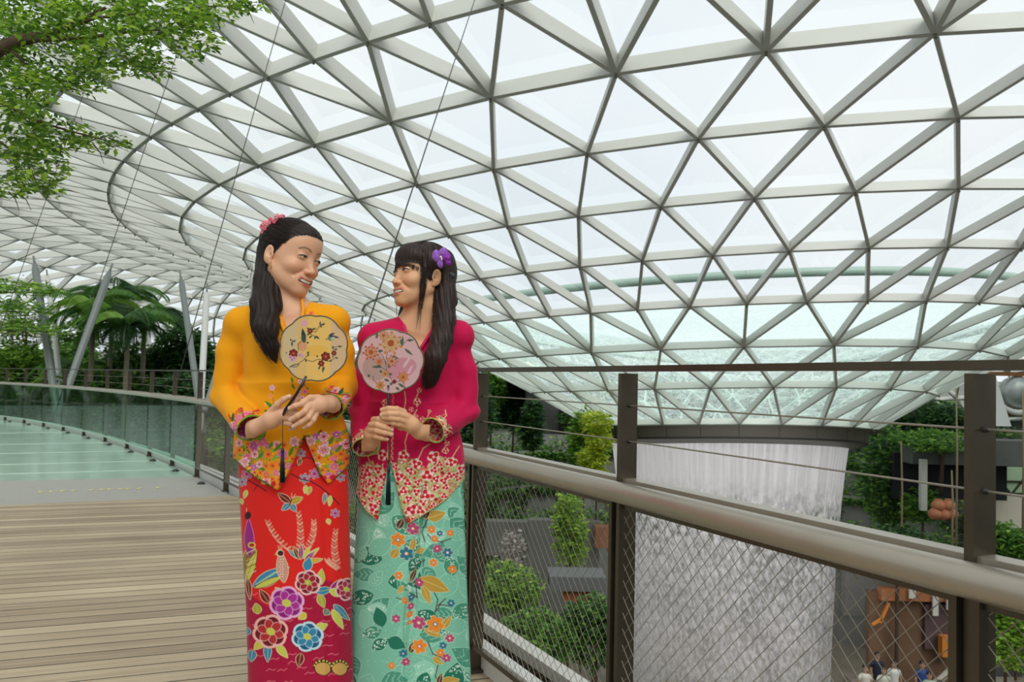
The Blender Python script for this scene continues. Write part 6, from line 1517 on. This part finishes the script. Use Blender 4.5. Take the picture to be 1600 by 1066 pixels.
petal(.0055,.0150,.013,.016,-.2,.002,M_orc); petal(-.0150,.0040,.012,.019,.15,.0,M_orc); petal(.0160,.002,.0125,.015,.1,-.001,M_orc2); petal(-.004,-.016,.0085,.017,.25,.003,M_orc); petal(.0200,-.013,.008,.012,.7,.003,M_orc2)
m = MB(); m.ball((0,-.004,0), (.0035,.003,.004), 8); m.ball((.003,-.005,-.006), (.0024,.002,.005), 8); m.build('column', mat('orchid_white', srgb(232,216,224), .5), orc)
m = MB(); m.ball((.0365,.0,-.056), (.0075,.006,.0085), 12); m.ball((.030,.004,-.050), (.006,.004,.006), 8); cp = m.build('hair_clip', mat('black_clip', srgb(34,34,44), .3), GM.root); cp.location = oc
# ---- fans
def fan(name, label, cu, cv_, y, R_u, stick, cord, tassel, base, art, tilt):
    r = empty(name, at(cu, cv_, y)); O = at(cu, cv_, y); tag(r, label, 'fan', None)
    sc = y/F; cvs = Canvas(cu-62, cv_-62, cu+62, cv_+62, 5, base); art(cvs)
    n, k = 130, 400; V = []; rads = np.linspace(0, 1, n)
    th = np.linspace(0, 2*math.pi, k, endpoint=False); out = R_u*(.985+.055*np.abs(np.cos(4*(th+tilt)))**.8)
    U = cu + rads[:, None]*out[None]*np.cos(th)*1.03; W_ = cv_ + rads[:, None]*out[None]*np.sin(th)
    C = cvs.sample(U.ravel(), W_.ravel()); X = (U-cu)*sc; Z = -(W_-cv_)*sc
    V = np.stack([X, np.zeros_like(X), Z], -1).reshape(-1, 3); i, j = np.meshgrid(np.arange(n-1), np.arange(k), indexing='ij'); j2 = (j+1) % k
    Q = np.stack([i*k+j, i*k+j2, (i+1)*k+j2, (i+1)*k+j], -1).reshape(-1, 4)
    Vb = V + np.array([0,.0016,0]); Q2 = (Q+len(V))[:, ::-1]; m_ = mat(name+'_silk', base, .6, attr=True, sheen=.1)
    p = np_mesh('silk_panel', np.concatenate([V, Vb]), np.concatenate([Q, Q2]), fanmat(m_), r, colors=np.concatenate([C, C]))
    m = MB(); m.tube([Vector(((U[-1, q % k]-cu)*sc, .0008, -(W_[-1, q % k]-cv_)*sc)) for q in range(0, k+1, 2)], .0021, 6, cap=False); m.build('rim', mat('dark_braid_rim', srgb(104,98,74), .6, metal=.3, noise=(300,.3)), r)
    S = [at(u, v, yy) - O for u, v, yy in stick]; m = MB(); m.tube(S, [.0042]*(len(S)-1)+[.0036], 8); m.build('handle', mat('black_lacquer', srgb(34,20,18), .25), r)
    Cd = [at(u, v, yy) - O for u, v, yy in cord]; m = MB(); m.tube(Cd, .0011, 5); m.build('cord', mat('black_cord', srgb(16,24,26), .8), r)
    a_, b_ = [at(*q) - O for q in tassel]; m = MB(); L = (b_-a_); m.tube([a_, a_+L*.1, a_+L*.16], [.0035,.0050,.0036], 8)
    for q in range(40):
        an = q*2.4; rr_ = .0070*math.sqrt(q/40); o_ = Vector((math.cos(an)*rr_, math.sin(an)*rr_, 0)); m.tube([a_+L*.14+o_*.45, a_+L*.5+o_*.85, b_+o_+Vector((0,0,rnd.uniform(-.004,.003)))], .00085, 4)
    m.build('tassel', mat('black_tassel_silk', srgb(14,30,34), .5), r); return r
def fanmat(m):
    """thin silk lets some light through"""
    if m.get('done'): return m
    nt = m.node_tree; b = nt.nodes['Principled BSDF']; o = [n for n in nt.nodes if n.type == 'OUTPUT_MATERIAL'][0]
    t = nt.nodes.new('ShaderNodeBsdfTranslucent'); x = nt.nodes.new('ShaderNodeMixShader'); x.inputs[0].default_value = .35; a = nt.nodes.new('ShaderNodeVertexColor'); a.layer_name = 'Col'
    nt.links.new(a.outputs[0], t.inputs[0]); nt.links.new(b.outputs[0], x.inputs[1]); nt.links.new(t.outputs[0], x.inputs[2]); nt.links.new(x.outputs[0], o.inputs[0]); m['done'] = 1; return m
def pt(x, y, ox, oy): return ox+x/8.2, oy+y/8.2
def artY(c):
    q = lambda x, y: pt(x, y, 430, 480)
    for x0, w_, col in ((100,180,srgb(228,206,162)),(280,130,srgb(238,206,132)),(410,300,srgb(246,212,122)),(710,200,srgb(232,202,160))):
        w = c.win(q(x0,0)[0], 480, q(x0+w_,0)[0], 615)
        if w: c.img[w[0]] = np.array(col, f32)
    gr, gy = srgb(64,84,64), srgb(96,108,84)
    c.ell(*q(545,560), 18, 9, 0, srgb(244,204,96)); c.flower(*q(360,210), 6, 5, srgb(236,186,196)); c.ell(*q(350,500), 7, 8, 0, srgb(232,176,130))
    for pts in (((190,780),(300,730),(380,670),(480,700),(560,665),(700,690),(760,650)),((200,770),(250,740),(310,740),(290,770),(230,775)),((300,560),(290,480),(330,440)),((380,670),(430,600)),((620,700),(620,800)),((440,300),(510,320),(560,240),(620,200)),((220,510),(220,430)),((440,340),(540,400)),((760,560),(740,510),(830,495))): c.line([q(*p) for p in pts], .9, srgb(70,56,44))
    for a, b in (((200,440),(190,410)),((225,450),(262,430)),((210,500),(215,440)),((570,240),(565,175)),((575,230),(635,210)),((570,235),(590,262)),((400,270),(440,290)),((460,290),(520,268)),((400,360),(450,330)),((430,400),(470,360)),((500,410),(520,360)),((520,370),(565,410)),((410,600),(440,570)),((410,630),(440,610)),((740,530),(735,490)),((760,540),(800,530)),((800,500),(860,495)),((740,640),(745,620)),((770,640),(810,650)),((580,760),(560,800)),((620,770),(620,840)),((620,760),(640,800)),((545,640),(535,615)),((700,680),(735,690)),((150,600),(140,590)),((400,670),(400,710))): c.leaf(*q(*a), *q(*b), 2.8, gr, None, gy)
    for x, y, R_ in ((235,600,7.2),(650,630,7.5),(595,720,5.2),(440,305,4.5),(755,585,4.2)): c.flower(*q(x,y), R_, 6, srgb(134,34,26), srgb(80,24,20), srgb(176,60,40), srgb(206,120,80), x, .25, .6)
    for x, y in ((220,680),(340,630),(250,660),(320,620),(200,650)): c.flower(*q(x,y), 3.6, 5, srgb(226,180,200), None, None, PU, x, .4)
    c.leaf(*q(375,455), *q(340,270), 7, srgb(40,66,70)); c.ell(*q(360,410), 3.6, 6, -.3, srgb(60,92,84)); c.leaf(*q(400,455), *q(430,460), 3, gr)
    c.ell(*q(715,395), 6, 4, .1, srgb(130,146,110)); c.leaf(*q(690,370), *q(820,385), 4, srgb(60,58,84)); c.leaf(*q(680,365), *q(760,325), 4, srgb(80,76,100)); c.ell(*q(740,400), 4, 3, 0, srgb(206,206,180)); c.leaf(*q(665,405), *q(640,412), 2, gr)
def artM(c):
    q = lambda x, y: pt(x, y, 550, 500); gr = srgb(72,96,72)
    c.ell(*q(620,620), 26, 16, -.3, srgb(222,158,172)); c.ell(*q(300,620), 20, 20, 0, srgb(206,172,164)); c.ell(*q(700,540), 10, 2.2, -1.0, srgb(234,206,210)); c.ell(*q(745,640), 9, 2, -1.1, srgb(234,206,210))
    for pts in (((530,800),(450,650),(430,560),(400,470),(330,400)),((430,560),(450,420),(440,360)),((560,800),(640,760),(700,880)),((450,650),(360,600),(280,600)),((640,330),(700,250),(780,260)),((280,720),(280,780),(340,820))): c.line([q(*p) for p in pts], .9, srgb(96,88,80))
    for a, b in (((320,180),(300,250)),((640,320),(640,200)),((640,330),(610,240)),((670,365),(780,450)),((700,260),(780,250)),((330,400),(400,400)),((510,460),(600,500)),((470,620),(490,540)),((380,600),(250,610)),((370,620),(330,560)),((360,650),(390,680)),((420,760),(490,790)),((570,860),(620,900)),((600,810),(690,870)),((490,830),(540,800)),((230,740),(210,700)),((520,700),(450,690))): c.leaf(*q(*a), *q(*b), 4, gr, None, srgb(120,140,110))
    def mum(x, y, R_, c1, c2, n=14):
        for k in range(n):
            a = 2*math.pi*k/n+x; r1 = R_*(.7 if k % 2 else 1); ex, ey = x+r1*math.cos(a), y+r1*math.sin(a)
            c.leaf(x, y, ex, ey, R_*.42, c2, srgb(190,84,50), c1, .45); c.ell(ex, ey, R_*.13, R_*.13, 0, c1)
        c.ell(x, y, R_*.3, R_*.3, 0, srgb(196,96,36))
    mum(*q(490,300), 17, srgb(214,150,70), srgb(226,196,150)); mum(*q(240,420), 12, srgb(196,90,60), srgb(228,180,140)); mum(*q(395,200), 8, srgb(214,150,90), srgb(230,200,160)); mum(*q(660,730), 8.5, srgb(214,120,70), srgb(232,180,100)); mum(*q(510,530), 9, srgb(190,96,70), srgb(226,196,160)); mum(*q(350,540), 6, srgb(214,150,80), srgb(232,170,120)); mum(*q(370,840), 7, srgb(206,150,60), srgb(228,186,110)); mum(*q(430,690), 6, srgb(214,170,100), srgb(230,200,140))
    c.ell(*q(550,790), 3.2, 3.2, 0, srgb(140,30,44)); c.ell(*q(500,290), 3.8, 4.2, 0, srgb(190,92,30))
yd = GY.d
fan('scalloped_fan', 'scalloped round silk fan with red blossoms and birds, held by the woman in yellow', 490, 544, yd-.235, 50.5, [(479,588,yd-.233),(463,616,yd-.230),(446,640,yd-.222),(441,652,yd-.205)], [(442,655,yd-.2),(441.5,672,yd-.235),(442,702,yd-.24)], [(441.5,700,yd-.24),(441.5,753,yd-.24)], srgb(230,196,130), artY, .35)
yd = GM.d
fan('scalloped_fan', 'scalloped pink silk fan with orange chrysanthemums, held by the woman in magenta', 610, 564.5, yd-.215, 48.5, [(607,602,yd-.213),(606.5,640,yd-.205),(606.5,690,yd-.195)], [(606.5,690,yd-.195),(607.5,708,yd-.22),(607.5,732,yd-.225)], [(607.5,729,yd-.225),(606.5,789,yd-.225)], srgb(232,194,196), artM, .1)
